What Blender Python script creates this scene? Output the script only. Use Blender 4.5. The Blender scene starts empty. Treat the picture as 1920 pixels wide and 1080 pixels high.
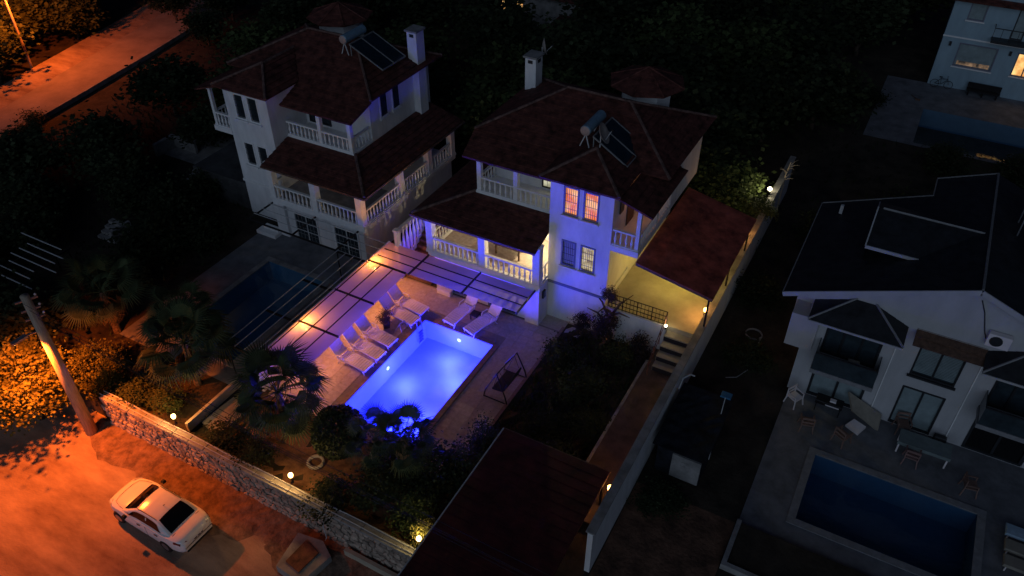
import bpy, math, random
import numpy as np
from mathutils import Vector, Matrix, Euler
R = math.radians
PI = math.pi
random.seed(7)
rng = np.random.default_rng(11)
S = bpy.context.scene
COL = S.collection

# ------------------------------------------------------------------ camera
cam = bpy.data.cameras.new("camera")
cam.sensor_width = 36.0
cam.lens = 1490.0 / 1920.0 * 36.0
cam.clip_start = 0.1
cam.clip_end = 2000
camo = bpy.data.objects.new("camera", cam)
camo.location = (0, 0, 30)
camo.rotation_euler = (R(90 - 38.9), 0, R(28.6))
COL.objects.link(camo)
S.camera = camo

# ------------------------------------------------------------------ sky, twilight, exposure
W = bpy.data.worlds.new("World")
S.world = W
W.use_nodes = True
nt = W.node_tree
nt.nodes.clear()
sky = nt.nodes.new("ShaderNodeTexSky")
sky.sky_type = 'NISHITA'
sky.sun_disc = False
SUN_EL, SUN_AZ = -1.9, 160.0
sky.ozone_density = 3.0
sky.sun_elevation = R(SUN_EL)
sky.sun_rotation = R(SUN_AZ)
bg = nt.nodes.new("ShaderNodeBackground")
bg.inputs["Strength"].default_value = 0.15
out = nt.nodes.new("ShaderNodeOutputWorld")
nt.links.new(sky.outputs[0], bg.inputs[0])
nt.links.new(bg.outputs[0], out.inputs[0])

sun = bpy.data.lights.new("sun", 'SUN')
sun.energy = 0.52
sun.angle = R(60)
sun.color = (0.60, 0.76, 1.0)
suno = bpy.data.objects.new("sun", sun)
suno.rotation_euler = (R(74), 0, R(8))
COL.objects.link(suno)
S.view_settings.view_transform = 'Standard'
S.view_settings.look = 'None'
S.view_settings.exposure = 0.0
S.view_settings.gamma = 1.0
S.view_settings.use_curve_mapping = False
S.render.engine = 'CYCLES'
S.cycles.use_denoising = True
S.cycles.max_bounces = 6
S.cycles.transparent_max_bounces = 16
S.cycles.sample_clamp_indirect = 4.0
S.cycles.caustics_reflective = False
S.cycles.caustics_refractive = False


# ------------------------------------------------------------------ materials
def mat(name, col, rough=0.8, var=0.12, scale=3.0, bump=0.0, bscale=40.0, spec=0.4, metal=0.0, emit=None,
        estr=0.0, col2=None, stretch=None, rnd=0.0):
    m = bpy.data.materials.new(name)
    m.use_nodes = True
    t = m.node_tree
    p = t.nodes["Principled BSDF"]
    p.inputs["Roughness"].default_value = rough
    p.inputs["Metallic"].default_value = metal
    p.inputs["Specular IOR Level"].default_value = spec
    geo = t.nodes.new("ShaderNodeNewGeometry")
    src = geo.outputs["Position"]
    if stretch:
        mp = t.nodes.new("ShaderNodeMapping")
        mp.inputs["Scale"].default_value = stretch
        t.links.new(src, mp.inputs[0])
        src = mp.outputs[0]
    n1 = t.nodes.new("ShaderNodeTexNoise")
    n1.inputs["Scale"].default_value = scale
    n1.inputs["Detail"].default_value = 6
    n1.inputs["Roughness"].default_value = 0.65
    t.links.new(src, n1.inputs["Vector"])
    rp = t.nodes.new("ShaderNodeValToRGB")
    c2 = col2 or tuple(max(0, c * (1 - var * 2.2)) for c in col)
    c1 = tuple(min(1, c * (1 + var)) for c in col)
    rp.color_ramp.elements[0].position = 0.32
    rp.color_ramp.elements[1].position = 0.68
    rp.color_ramp.elements[0].color = (*c2, 1)
    rp.color_ramp.elements[1].color = (*c1, 1)
    t.links.new(n1.outputs["Fac"], rp.inputs[0])
    cs = rp.outputs[0]
    if rnd:
        oi = t.nodes.new("ShaderNodeObjectInfo")
        mr = t.nodes.new("ShaderNodeMapRange")
        mr.inputs["To Min"].default_value = 1 - rnd
        mr.inputs["To Max"].default_value = 1 + rnd
        t.links.new(oi.outputs["Random"], mr.inputs["Value"])
        mx = t.nodes.new("ShaderNodeVectorMath")
        mx.operation = 'SCALE'
        t.links.new(cs, mx.inputs[0])
        t.links.new(mr.outputs[0], mx.inputs["Scale"])
        cs = mx.outputs[0]
    t.links.new(cs, p.inputs["Base Color"])
    if bump:
        n2 = t.nodes.new("ShaderNodeTexNoise")
        n2.inputs["Scale"].default_value = bscale
        n2.inputs["Detail"].default_value = 5
        t.links.new(geo.outputs["Position"], n2.inputs["Vector"])
        b = t.nodes.new("ShaderNodeBump")
        b.inputs["Strength"].default_value = bump
        b.inputs["Distance"].default_value = 0.05
        t.links.new(n2.outputs["Fac"], b.inputs["Height"])
        t.links.new(b.outputs[0], p.inputs["Normal"])
    if emit:
        p.inputs["Emission Color"].default_value = (*emit, 1)
        p.inputs["Emission Strength"].default_value = estr
    return m


def lit_window(name, c_lo, c_hi, strength, scale=2.5):
    """a lit room seen through its pane: uneven glow"""
    m = bpy.data.materials.new(name)
    m.use_nodes = True
    t = m.node_tree
    p = t.nodes["Principled BSDF"]
    p.inputs["Base Color"].default_value = (0.05, 0.04, 0.03, 1)
    p.inputs["Roughness"].default_value = 0.3
    p.inputs["Specular IOR Level"].default_value = 0.1
    g = t.nodes.new("ShaderNodeNewGeometry")
    n = t.nodes.new("ShaderNodeTexNoise")
    n.inputs["Scale"].default_value = scale
    n.inputs["Detail"].default_value = 3
    t.links.new(g.outputs["Position"], n.inputs["Vector"])
    r = t.nodes.new("ShaderNodeValToRGB")
    r.color_ramp.elements[0].position = 0.35
    r.color_ramp.elements[1].position = 0.62
    r.color_ramp.elements[0].color = (*c_lo, 1)
    r.color_ramp.elements[1].color = (*c_hi, 1)
    t.links.new(n.outputs["Fac"], r.inputs[0])
    t.links.new(r.outputs[0], p.inputs["Emission Color"])
    p.inputs["Emission Strength"].default_value = strength
    return m


def leaf_mat(name, col, col2, trans=0.25):
    m = mat(name, col, 0.65, 0.3, 1.2, col2=col2, spec=0.12, rnd=0.25)
    t = m.node_tree
    p = t.nodes["Principled BSDF"]
    o = t.nodes["Material Output"]
    tr = t.nodes.new("ShaderNodeBsdfTranslucent")
    mx = t.nodes.new("ShaderNodeMixShader")
    mx.inputs[0].default_value = trans
    t.links.new(p.inputs["Base Color"].links[0].from_socket, tr.inputs[0])
    t.links.new(p.outputs[0], mx.inputs[1])
    t.links.new(tr.outputs[0], mx.inputs[2])
    t.links.new(mx.outputs[0], o.inputs[0])
    return m


M = {}
M['plaster'] = mat('white_plaster', (0.71, 0.71, 0.71), 0.85, 0.075, 1.5, 0.15, 60, stretch=(1, 1, 0.35))
M['trim'] = mat('white_trim', (0.74, 0.74, 0.73), 0.7, 0.05, 4, 0.05, 50)
M['greytrim'] = mat('grey_blue_frame', (0.16, 0.17, 0.22), 0.5, 0.05, 4)
M['darkframe'] = mat('dark_frame', (0.02, 0.022, 0.026), 0.45, 0.1, 4)
M['tile'] = mat('dark_red_roof_tile', (0.12, 0.040, 0.030), 0.75, 0.35, 2.2, 0.5, 14, spec=0.25)
M['ridge'] = mat('mortar_ridge', (0.15, 0.085, 0.07), 0.9, 0.35, 3, 0.4, 20)
M['blackroof'] = mat('charcoal_roof_sheet', (0.020, 0.021, 0.024), 0.55, 0.25, 2, 0.15, 9, spec=0.35)
M['rediron'] = mat('dark_red_roof_sheet', (0.075, 0.011, 0.012), 0.6, 0.3, 1.2, 0.2, 12, spec=0.3)
M['deck'] = mat('stone_deck_tile', (0.42, 0.35, 0.30), 0.5, 0.12, 5, 0.08, 30, rnd=0.035)
M['grout'] = mat('deck_grout', (0.24, 0.20, 0.17), 0.9, 0.1, 8)
M['coping'] = mat('pool_coping_stone', (0.24, 0.15, 0.12), 0.55, 0.15, 6, 0.1, 30, rnd=0.10)
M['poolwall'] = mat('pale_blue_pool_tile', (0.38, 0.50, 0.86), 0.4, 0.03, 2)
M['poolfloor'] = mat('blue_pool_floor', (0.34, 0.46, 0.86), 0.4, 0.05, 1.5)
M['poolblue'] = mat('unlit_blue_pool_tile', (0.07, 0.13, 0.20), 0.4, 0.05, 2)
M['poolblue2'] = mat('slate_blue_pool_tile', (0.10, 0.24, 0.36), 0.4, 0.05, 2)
M['terrace'] = mat('terrace_concrete', (0.36, 0.33, 0.25), 0.8, 0.12, 0.9, 0.1, 14)
M['concrete'] = mat('grey_concrete', (0.28, 0.27, 0.26), 0.85, 0.2, 1.4, 0.25, 16)
M['rightdeck'] = mat('grey_deck_stone', (0.17, 0.172, 0.185), 0.7, 0.2, 1.0, 0.15, 14)
M['darkpave'] = mat('dark_paving', (0.06, 0.06, 0.06), 0.9, 0.3, 0.8)
M['greyplaster'] = mat('grey_plaster', (0.42, 0.42, 0.43), 0.85, 0.06, 1.3, 0.15, 60, stretch=(1, 1, 0.35))
M['blueplaster'] = mat('blue_grey_plaster', (0.26, 0.36, 0.42), 0.85, 0.06, 1.3, 0.15, 60, stretch=(1, 1, 0.35))
M['pathstone'] = mat('brown_path_concrete', (0.11, 0.075, 0.06), 0.9, 0.25, 0.9, 0.2, 12)
M['verge'] = mat('loose_brown_earth', (0.20, 0.125, 0.085), 0.95, 0.4, 2.2, 0.9, 7, col2=(0.08, 0.05, 0.035))
M['litredsheet'] = mat('lit_red_roof_sheet', (0.36, 0.085, 0.055), 0.6, 0.3, 1.2, 0.2, 12, spec=0.3)  # roof red with the light falling on the carport brightened into its colour
M['dimmetal'] = mat('dull_metal', (0.22, 0.22, 0.22), 0.5, 0.1, 6)
M['palecurb'] = mat('pale_kerb_stone', (0.24, 0.24, 0.25), 0.7, 0.12, 3)
M['soil'] = mat('dark_soil', (0.045, 0.033, 0.022), 0.95, 0.4, 0.6, 0.8, 5)
M['redsoil'] = mat('reddish_garden_soil', (0.15, 0.075, 0.045), 0.95, 0.35, 1.0, 0.8, 6)
M['street'] = mat('dusty_earth_road', (0.33, 0.235, 0.175), 0.95, 0.22, 0.9, 0.8, 14, col2=(0.17, 0.105, 0.075), stretch=(0.35, 1, 1))
M['road'] = mat('pale_asphalt_road', (0.30, 0.23, 0.19), 0.9, 0.16, 0.35, 0.15, 18)
M['stone'] = mat('rubble_wall_stone', (0.36, 0.29, 0.23), 0.85, 0.25, 3.0, 0.5, 12, rnd=0.35)
M['mortar'] = mat('wall_mortar', (0.13, 0.10, 0.08), 0.95, 0.2, 5, 0.4, 20)
M['wood'] = mat('weathered_wood_pole', (0.40, 0.32, 0.24), 0.8, 0.2, 3, 0.2, 30, stretch=(6, 6, 0.5))
M['brownwood'] = mat('brown_timber', (0.13, 0.07, 0.045), 0.7, 0.25, 5, 0.2, 30)
M['bark'] = mat('bark', (0.10, 0.07, 0.05), 0.95, 0.3, 5, 0.7, 16)
M['palmbark'] = mat('palm_bark', (0.13, 0.09, 0.06), 0.95, 0.35, 9, 0.9, 20)
M['metal'] = mat('black_metal', (0.015, 0.014, 0.016), 0.4, 0.2, 6, metal=0.3)
M['greymetal'] = mat('grey_metal', (0.30, 0.31, 0.33), 0.35, 0.1, 6, metal=0.7)
M['palemetal'] = mat('pale_painted_metal', (0.50, 0.50, 0.50), 0.5, 0.1, 6)
M['bluetank'] = mat('blue_grey_tank', (0.20, 0.33, 0.42), 0.35, 0.1, 3, metal=0.2)
M['tankcap'] = mat('tank_end_cap', (0.42, 0.30, 0.27), 0.5, 0.1, 3)
M['solar'] = mat('solar_glass', (0.008, 0.020, 0.028), 0.25, 0.2, 2, spec=0.35)
M['glass'] = mat('dark_window_glass', (0.03, 0.045, 0.055), 0.12, 0.2, 1.5, spec=0.6)
M['blind'] = mat('pale_window_blind', (0.22, 0.28, 0.29), 0.5, 0.1, 2)
M['plastic'] = mat('white_plastic', (0.72, 0.66, 0.66), 0.45, 0.04, 3)
M['dish'] = mat('grey_dish', (0.33, 0.29, 0.26), 0.5, 0.1, 5)
M['carpaint'] = mat('white_car_paint', (0.80, 0.79, 0.78), 0.20, 0.03, 1.0, spec=0.6)
M['carglass'] = mat('car_glass', (0.006, 0.006, 0.007), 0.06, 0.1, 1.0, spec=0.5)
M['tyre'] = mat('rubber', (0.012, 0.012, 0.012), 0.8, 0.1, 5)
M['redlamp'] = mat('red_tail_lamp', (0.16, 0.008, 0.008), 0.15, 0.1, 5, spec=0.6)
M['clearlamp'] = mat('clear_head_lamp', (0.4, 0.4, 0.42), 0.1, 0.1, 5, spec=0.7)
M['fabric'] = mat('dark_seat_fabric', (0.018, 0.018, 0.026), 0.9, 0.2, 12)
M['brownplastic'] = mat('brown_plastic', (0.21, 0.13, 0.105), 0.5, 0.1, 5)
M['cardboard'] = mat('beige_board', (0.28, 0.25, 0.20), 0.8, 0.1, 3)
M['cloth'] = mat('grey_green_tablecloth', (0.16, 0.20, 0.20), 0.8, 0.1, 3)
M['bluething'] = mat('blue_plastic', (0.03, 0.16, 0.30), 0.5, 0.1, 3)
M['tarp'] = mat('black_tarpaulin', (0.020, 0.023, 0.030), 0.8, 0.3, 2, 0.2, 4, spec=0.1)
M['rust'] = mat('rusty_lid', (0.16, 0.06, 0.035), 0.8, 0.3, 3, 0.3, 14)
M['terracotta'] = mat('pot', (0.06, 0.04, 0.04), 0.7, 0.2, 4)
M['leafdark'] = leaf_mat('dark_leaf', (0.040, 0.052, 0.024), (0.018, 0.025, 0.012))
M['leafmid'] = leaf_mat('mid_green_leaf', (0.070, 0.090, 0.032), (0.030, 0.045, 0.018))
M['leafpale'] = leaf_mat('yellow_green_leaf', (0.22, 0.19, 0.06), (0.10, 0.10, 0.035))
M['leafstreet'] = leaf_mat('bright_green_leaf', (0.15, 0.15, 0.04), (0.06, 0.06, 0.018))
M['leafpurple'] = leaf_mat('purple_leaf', (0.060, 0.045, 0.050), (0.030, 0.025, 0.030))
M['frond'] = leaf_mat('palm_frond', (0.060, 0.080, 0.035), (0.030, 0.045, 0.022), 0.15)
M['deadfrond'] = leaf_mat('dry_palm_frond', (0.20, 0.13, 0.06), (0.10, 0.065, 0.035), 0.15)
M['lampglobe'] = mat('lamp_globe', (0.8, 0.7, 0.5), 0.4, 0, 1, emit=(1.0, 0.62, 0.22), estr=9)
M['lamporange'] = mat('orange_lamp_glass', (0.8, 0.5, 0.2), 0.4, 0, 1, emit=(1.0, 0.42, 0.10), estr=14)
M['lampwhite'] = mat('white_lamp_glass', (0.8, 0.8, 0.7), 0.4, 0, 1, emit=(1.0, 0.88, 0.58), estr=9)
M['lampsodium'] = mat('sodium_lamp_glass', (0.8, 0.5, 0.2), 0.4, 0, 1, emit=(1.0, 0.40, 0.08), estr=25)
M['lampblue'] = mat('underwater_lamp_glass', (0.6, 0.8, 1.0), 0.3, 0, 1, emit=(0.42, 0.82, 1.0), estr=3.5)
M['win_orange'] = lit_window('lit_orange_curtain', (0.85, 0.19, 0.04), (1.0, 0.52, 0.20), 1.0, 1.7)
M['win_cream'] = lit_window('lit_cream_room', (0.30, 0.22, 0.10), (0.75, 0.62, 0.34), 0.8, 3.5)
M['win_pale'] = lit_window('lit_pale_room', (0.42, 0.40, 0.26), (0.80, 0.78, 0.56), 0.7, 2.5)
M['win_gold'] = lit_window('lit_golden_room', (0.55, 0.18, 0.03), (1.0, 0.62, 0.22), 1.3, 1.3)
M['blindpane'] = mat('closed_pale_blind', (0.42, 0.42, 0.44), 0.6, 0.08, 2, stretch=(1, 1, 14))
M['win_low'] = lit_window('dim_lit_room', (0.03, 0.03, 0.03), (0.55, 0.34, 0.20), 0.45, 2.2)
M['win_dim'] = lit_window('dim_blind_window', (0.05, 0.05, 0.06), (0.10, 0.09, 0.085), 0.25, 1.3)


def sheet_mat(name, tint, transl, transp):
    m = bpy.data.materials.new(name)
    m.use_nodes = True
    t = m.node_tree
    o = t.nodes["Material Output"]
    d = t.nodes["Principled BSDF"]
    d.inputs["Base Color"].default_value = (*tint, 1)
    d.inputs["Roughness"].default_value = 0.35
    d.inputs["Specular IOR Level"].default_value = 0.3
    tr = t.nodes.new("ShaderNodeBsdfTranslucent")
    tr.inputs[0].default_value = (*[min(1, c * 1.35) for c in tint], 1)
    tp = t.nodes.new("ShaderNodeBsdfTransparent")
    tp.inputs[0].default_value = (0.92, 0.92, 0.95, 1)
    g = t.nodes.new("ShaderNodeNewGeometry")
    n = t.nodes.new("ShaderNodeTexNoise")
    n.inputs["Scale"].default_value = 2.0
    t.links.new(g.outputs["Position"], n.inputs["Vector"])
    a = t.nodes.new("ShaderNodeMixShader")
    a.inputs[0].default_value = transl
    b = t.nodes.new("ShaderNodeMixShader")
    mr = t.nodes.new("ShaderNodeMapRange")
    mr.inputs["To Min"].default_value = transp - 0.06
    mr.inputs["To Max"].default_value = transp + 0.06
    t.links.new(n.outputs["Fac"], mr.inputs["Value"])
    t.links.new(mr.outputs[0], b.inputs[0])
    t.links.new(d.outputs[0], a.inputs[1])
    t.links.new(tr.outputs[0], a.inputs[2])
    t.links.new(a.outputs[0], b.inputs[1])
    t.links.new(tp.outputs[0], b.inputs[2])
    t.links.new(b.outputs[0], o.inputs[0])
    return m


M['canopy'] = sheet_mat('frosted_canopy_sheet', (0.50, 0.42, 0.30), 0.48, 0.20)


def water_mat(name, tint):
    m = bpy.data.materials.new(name)
    m.use_nodes = True
    t = m.node_tree
    o = t.nodes["Material Output"]
    t.nodes.remove(t.nodes["Principled BSDF"])
    tp = t.nodes.new("ShaderNodeBsdfTransparent")
    tp.inputs[0].default_value = (*tint, 1)
    gl = t.nodes.new("ShaderNodeBsdfGlossy")
    gl.inputs["Roughness"].default_value = 0.04
    fr = t.nodes.new("ShaderNodeFresnel")
    fr.inputs["IOR"].default_value = 1.33
    mx = t.nodes.new("ShaderNodeMixShader")
    g = t.nodes.new("ShaderNodeNewGeometry")
    n = t.nodes.new("ShaderNodeTexNoise")
    n.inputs["Scale"].default_value = 3.0
    t.links.new(g.outputs["Position"], n.inputs["Vector"])
    b = t.nodes.new("ShaderNodeBump")
    b.inputs["Strength"].default_value = 0.25
    b.inputs["Distance"].default_value = 0.03
    t.links.new(n.outputs["Fac"], b.inputs["Height"])
    t.links.new(b.outputs[0], gl.inputs["Normal"])
    t.links.new(b.outputs[0], fr.inputs["Normal"])
    k = t.nodes.new("ShaderNodeMath")      # light leaving the water refracts out instead of being mirrored back
    k.operation = 'MULTIPLY_ADD'
    k.inputs[1].default_value = -1
    k.inputs[2].default_value = 1
    t.links.new(g.outputs["Backfacing"], k.inputs[0])
    k2 = t.nodes.new("ShaderNodeMath")
    k2.operation = 'MULTIPLY'
    t.links.new(fr.outputs[0], k2.inputs[0])
    t.links.new(k.outputs[0], k2.inputs[1])
    t.links.new(k2.outputs[0], mx.inputs[0])
    t.links.new(tp.outputs[0], mx.inputs[1])
    t.links.new(gl.outputs[0], mx.inputs[2])
    t.links.new(mx.outputs[0], o.inputs[0])
    return m


M['water'] = water_mat('pool_water', (0.92, 0.95, 1.0))
M['darkwater'] = water_mat('dark_pool_water', (0.55, 0.72, 0.85))


# ------------------------------------------------------------------ object helpers
ORG = {}


def org(o):
    return ORG.get(o.name, Vector((0, 0, 0))) if o else Vector((0, 0, 0))


def tag(o, label=None, cat=None, group=None, kind=None):
    if label: o['label'] = label
    if cat: o['category'] = cat
    if group: o['group'] = group
    if kind: o['kind'] = kind
    return o


def thing(name, label, cat, loc=(0, 0, 0), rz=0, group=None):
    o = bpy.data.objects.new(name, None)
    o.empty_display_size = 0.2
    COL.objects.link(o)
    o.location = loc
    o.rotation_euler = (0, 0, rz)
    ORG[o.name] = Vector(loc)
    return tag(o, label, cat, group)


def local(o):
    """treat this thing's children as written in its own local coordinates"""
    ORG[o.name] = Vector((0, 0, 0))
    return o


def put(name, me, m, parent=None, loc=None, rot=(0, 0, 0), scale=(1, 1, 1)):
    if m and not me.materials:
        me.materials.append(m)
    o = bpy.data.objects.new(name, me)
    COL.objects.link(o)
    if parent: o.parent = parent
    o.rotation_euler = rot
    o.scale = scale
    o.location = (Vector(loc) if loc is not None else Vector((0, 0, 0)))
    if parent is not None and loc is not None and not o.parent.get('_loc'):
        o.location = Vector(loc) - org(parent)
    ORG[o.name] = org(parent)
    return o


def dup(root, loc, rz=None, label=None, group=None, scale=None, swap=None):
    def cp(o, par):
        c = o.copy()
        COL.objects.link(c)
        c.parent = par
        if swap and c.type == 'MESH' and c.data.materials and c.data.materials[0] in swap:
            c.material_slots[0].link = 'OBJECT'
            c.material_slots[0].material = swap[o.data.materials[0]]
        for ch in o.children:
            cp(ch, c)
        return c
    c = cp(root, None)
    c.location = loc
    if rz is not None: c.rotation_euler = (0, 0, rz)
    if label: c['label'] = label
    if group: c['group'] = group
    if scale: c.scale = scale
    return c


class MB:
    def __init__(s):
        s.v = []
        s.f = []

    def face(s, *pts):
        i = len(s.v)
        s.v += [tuple(p) for p in pts]
        s.f.append(tuple(range(i, i + len(pts))))

    def box(s, x0, x1, y0, y1, z0, z1, bev=0.0):
        if x0 > x1: x0, x1 = x1, x0
        if y0 > y1: y0, y1 = y1, y0
        i = len(s.v)
        if bev <= 0:
            s.v += [(x0, y0, z0), (x1, y0, z0), (x1, y1, z0), (x0, y1, z0), (x0, y0, z1), (x1, y0, z1), (x1, y1, z1), (x0, y1, z1)]
            s.f += [tuple(i + k for k in q) for q in ((0, 3, 2, 1), (4, 5, 6, 7), (0, 1, 5, 4), (1, 2, 6, 5), (2, 3, 7, 6), (3, 0, 4, 7))]
        else:
            b = bev
            s.v += [(x0, y0, z0), (x1, y0, z0), (x1, y1, z0), (x0, y1, z0),
                    (x0, y0, z1 - b), (x1, y0, z1 - b), (x1, y1, z1 - b), (x0, y1, z1 - b),
                    (x0 + b, y0 + b, z1), (x1 - b, y0 + b, z1), (x1 - b, y1 - b, z1), (x0 + b, y1 - b, z1)]
            s.f += [tuple(i + k for k in q) for q in ((0, 3, 2, 1), (0, 1, 5, 4), (1, 2, 6, 5), (2, 3, 7, 6), (3, 0, 4, 7),
                                                     (4, 5, 9, 8), (5, 6, 10, 9), (6, 7, 11, 10), (7, 4, 8, 11), (8, 9, 10, 11))]
        return s

    def bar(s, a, b, w, h=None):
        """rectangular bar from a to b"""
        a, b = Vector(a), Vector(b)
        h = h or w
        d = (b - a).normalized()
        up = Vector((0, 0, 1)) if abs(d.z) < 0.95 else Vector((0, 1, 0))
        x = d.cross(up).normalized() * (w / 2)
        y = x.cross(d).normalized() * (h / 2)
        i = len(s.v)
        for p in (a, b):
            for sx, sy in ((-1, -1), (1, -1), (1, 1), (-1, 1)):
                s.v.append(tuple(p + x * sx + y * sy))
        s.f += [tuple(i + k for k in q) for q in ((0, 1, 2, 3), (7, 6, 5, 4), (0, 4, 5, 1), (1, 5, 6, 2), (2, 6, 7, 3), (3, 7, 4, 0))]
        return s

    def tube(s, pts, r, n=6, cap=True):
        pts = [Vector(p) for p in pts]
        rr = r if isinstance(r, (list, tuple)) else [r] * len(pts)
        i = len(s.v)
        for k, p in enumerate(pts):
            d = (pts[min(k + 1, len(pts) - 1)] - pts[max(k - 1, 0)]).normalized()
            up = Vector((0, 0, 1)) if abs(d.z) < 0.9 else Vector((1, 0, 0))
            x = d.cross(up).normalized()
            y = x.cross(d).normalized()
            for j in range(n):
                a = 2 * PI * j / n
                s.v.append(tuple(p + x * (rr[k] * math.cos(a)) + y * (rr[k] * math.sin(a))))
        for k in range(len(pts) - 1):
            for j in range(n):
                a, b = i + k * n + j, i + k * n + (j + 1) % n
                s.f.append((a, b, b + n, a + n))
        if cap:
            s.f.append(tuple(i + j for j in range(n))[::-1])
            e = i + (len(pts) - 1) * n
            s.f.append(tuple(e + j for j in range(n)))
        return s

    def lathe(s, prof, n=10, c=(0, 0, 0)):
        i = len(s.v)
        for r, z in prof:
            for j in range(n):
                a = 2 * PI * j / n
                s.v.append((c[0] + r * math.cos(a), c[1] + r * math.sin(a), c[2] + z))
        for k in range(len(prof) - 1):
            for j in range(n):
                a, b = i + k * n + j, i + k * n + (j + 1) % n
                s.f.append((a, b, b + n, a + n))
        s.f.append(tuple(i + j for j in range(n))[::-1])
        e = i + (len(prof) - 1) * n
        s.f.append(tuple(e + j for j in range(n)))
        return s

    def prism(s, poly, z0, z1):
        n = len(poly)
        i = len(s.v)
        s.v += [(x, y, z0) for x, y in poly] + [(x, y, z1) for x, y in poly]
        s.f.append(tuple(i + k for k in range(n))[::-1])
        s.f.append(tuple(i + n + k for k in range(n)))
        for k in range(n):
            a, b = i + k, i + (k + 1) % n
            s.f.append((a, b, b + n, a + n))
        return s

    def slab(s, pts, t):
        """thick sheet under a 3d polygon"""
        pts = [Vector(p) for p in pts]
        n = len(pts)
        nrm = (pts[1] - pts[0]).cross(pts[2] - pts[0]).normalized()
        if nrm.z < 0:
            pts = pts[::-1]
            nrm = -nrm
        i = len(s.v)
        s.v += [tuple(p) for p in pts] + [tuple(p - nrm * t) for p in pts]
        s.f.append(tuple(i + k for k in range(n)))
        s.f.append(tuple(i + n + k for k in range(n))[::-1])
        for k in range(n):
            a, b = i + k, i + (k + 1) % n
            s.f.append((a + n, b + n, b, a))
        return s

    def wallY(s, x0, x1, z0, z1, y, holes=(), depth=0.2):
        """wall facing -Y at y with rectangular openings (x0,x1,z0,z1) and their reveals"""
        xs = sorted({x0, x1, *[h[0] for h in holes], *[h[1] for h in holes]})
        zs = sorted({z0, z1, *[h[2] for h in holes], *[h[3] for h in holes]})
        for a in range(len(xs) - 1):
            for b in range(len(zs) - 1):
                cx, cz = (xs[a] + xs[a + 1]) / 2, (zs[b] + zs[b + 1]) / 2
                if any(h[0] < cx < h[1] and h[2] < cz < h[3] for h in holes): continue
                s.face((xs[a], y, zs[b]), (xs[a + 1], y, zs[b]), (xs[a + 1], y, zs[b + 1]), (xs[a], y, zs[b + 1]))
        d = y + depth
        for hx0, hx1, hz0, hz1 in holes:
            s.face((hx0, y, hz0), (hx0, y, hz1), (hx0, d, hz1), (hx0, d, hz0))
            s.face((hx1, y, hz0), (hx1, d, hz0), (hx1, d, hz1), (hx1, y, hz1))
            s.face((hx0, y, hz0), (hx0, d, hz0), (hx1, d, hz0), (hx1, y, hz0))
            s.face((hx0, y, hz1), (hx1, y, hz1), (hx1, d, hz1), (hx0, d, hz1))
        s.face((x0, y, z0), (x0, y, z1), (x0, d, z1), (x0, d, z0))
        s.face((x1, y, z0), (x1, d, z0), (x1, d, z1), (x1, y, z1))
        s.face((x0, y, z1), (x1, y, z1), (x1, d, z1), (x0, d, z1))
        return s

    def mesh(s, name, smooth=False):
        me = bpy.data.meshes.new(name)
        me.from_pydata(s.v, [], s.f)
        me.validate()
        if smooth:
            me.polygons.foreach_set('use_smooth', [True] * len(me.polygons))
        me.update()
        return me

    def build(s, name, m, parent=None, smooth=False, kind=None):
        o_ = org(parent)
        if o_.length > 0:
            s.v = [(x - o_.x, y - o_.y, z - o_.z) for x, y, z in s.v]
        me = s.mesh(name, smooth)
        o = put(name, me, m, parent)
        if kind: o['kind'] = kind
        return o


def structure(name, mb, m, parent=None, smooth=False):
    o = mb.build(name, m, parent, smooth)
    o['kind'] = 'structure'
    return o


def clip(poly, nrm, d):
    outp = []
    for i in range(len(poly)):
        a, b = poly[i], poly[(i + 1) % len(poly)]
        da, db = a.dot(nrm) - d, b.dot(nrm) - d
        if da >= 0: outp.append(a)
        if (da >= 0) != (db >= 0):
            outp.append(a + (b - a) * (da / (da - db)))
    return outp


def roof_plane(mb, pts, course=0.40, lift=0.05, thick=0.10):
    """a roof slope laid in overlapping tile courses, each lower edge proud of the next"""
    P = [Vector(p) for p in pts]
    n = (P[1] - P[0]).cross(P[2] - P[0]).normalized()
    if n.z < 0:
        P = P[::-1]
        n = -n
    up = (Vector((0, 0, 1)) - n * n.z).normalized()
    t = [p.dot(up) for p in P]
    lo, hi = min(t), max(t)
    k = lo
    while k < hi - 1e-4:
        c = clip(P, up, k)
        c = clip(c, -up, -(k + course)) if c else c
        if len(c) >= 3:
            q = [p + n * (lift * max(0.0, 1 - (p.dot(up) - k) / course)) for p in c]
            mb.face(*q)
            for i in range(len(c)):
                a, b = i, (i + 1) % len(c)
                if abs(c[a].dot(up) - k) < 1e-4 and abs(c[b].dot(up) - k) < 1e-4:
                    mb.face(c[a], c[b], q[b], q[a])
        k += course
    i0 = len(mb.v)
    mb.v += [tuple(p) for p in P] + [tuple(p - n * thick) for p in P]
    L = len(P)
    mb.f.append(tuple(i0 + L + k for k in range(L))[::-1])
    for k in range(L):
        a, b = i0 + k, i0 + (k + 1) % L
        mb.f.append((a + L, b + L, b, a))
    return mb


def light(name, kind, loc, energy, col, size=0.1, rot=None, spot=None, blend=0.4):
    l = bpy.data.lights.new(name, kind)
    l.energy = energy
    l.color = col
    if kind in ('POINT', 'SPOT'): l.shadow_soft_size = size
    if kind == 'SPOT':
        l.spot_size = R(spot)
        l.spot_blend = blend
    if kind == 'AREA': l.size = size
    o = bpy.data.objects.new(name, l)
    o.location = loc
    if rot: o.rotation_euler = rot
    COL.objects.link(o)
    return o


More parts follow.
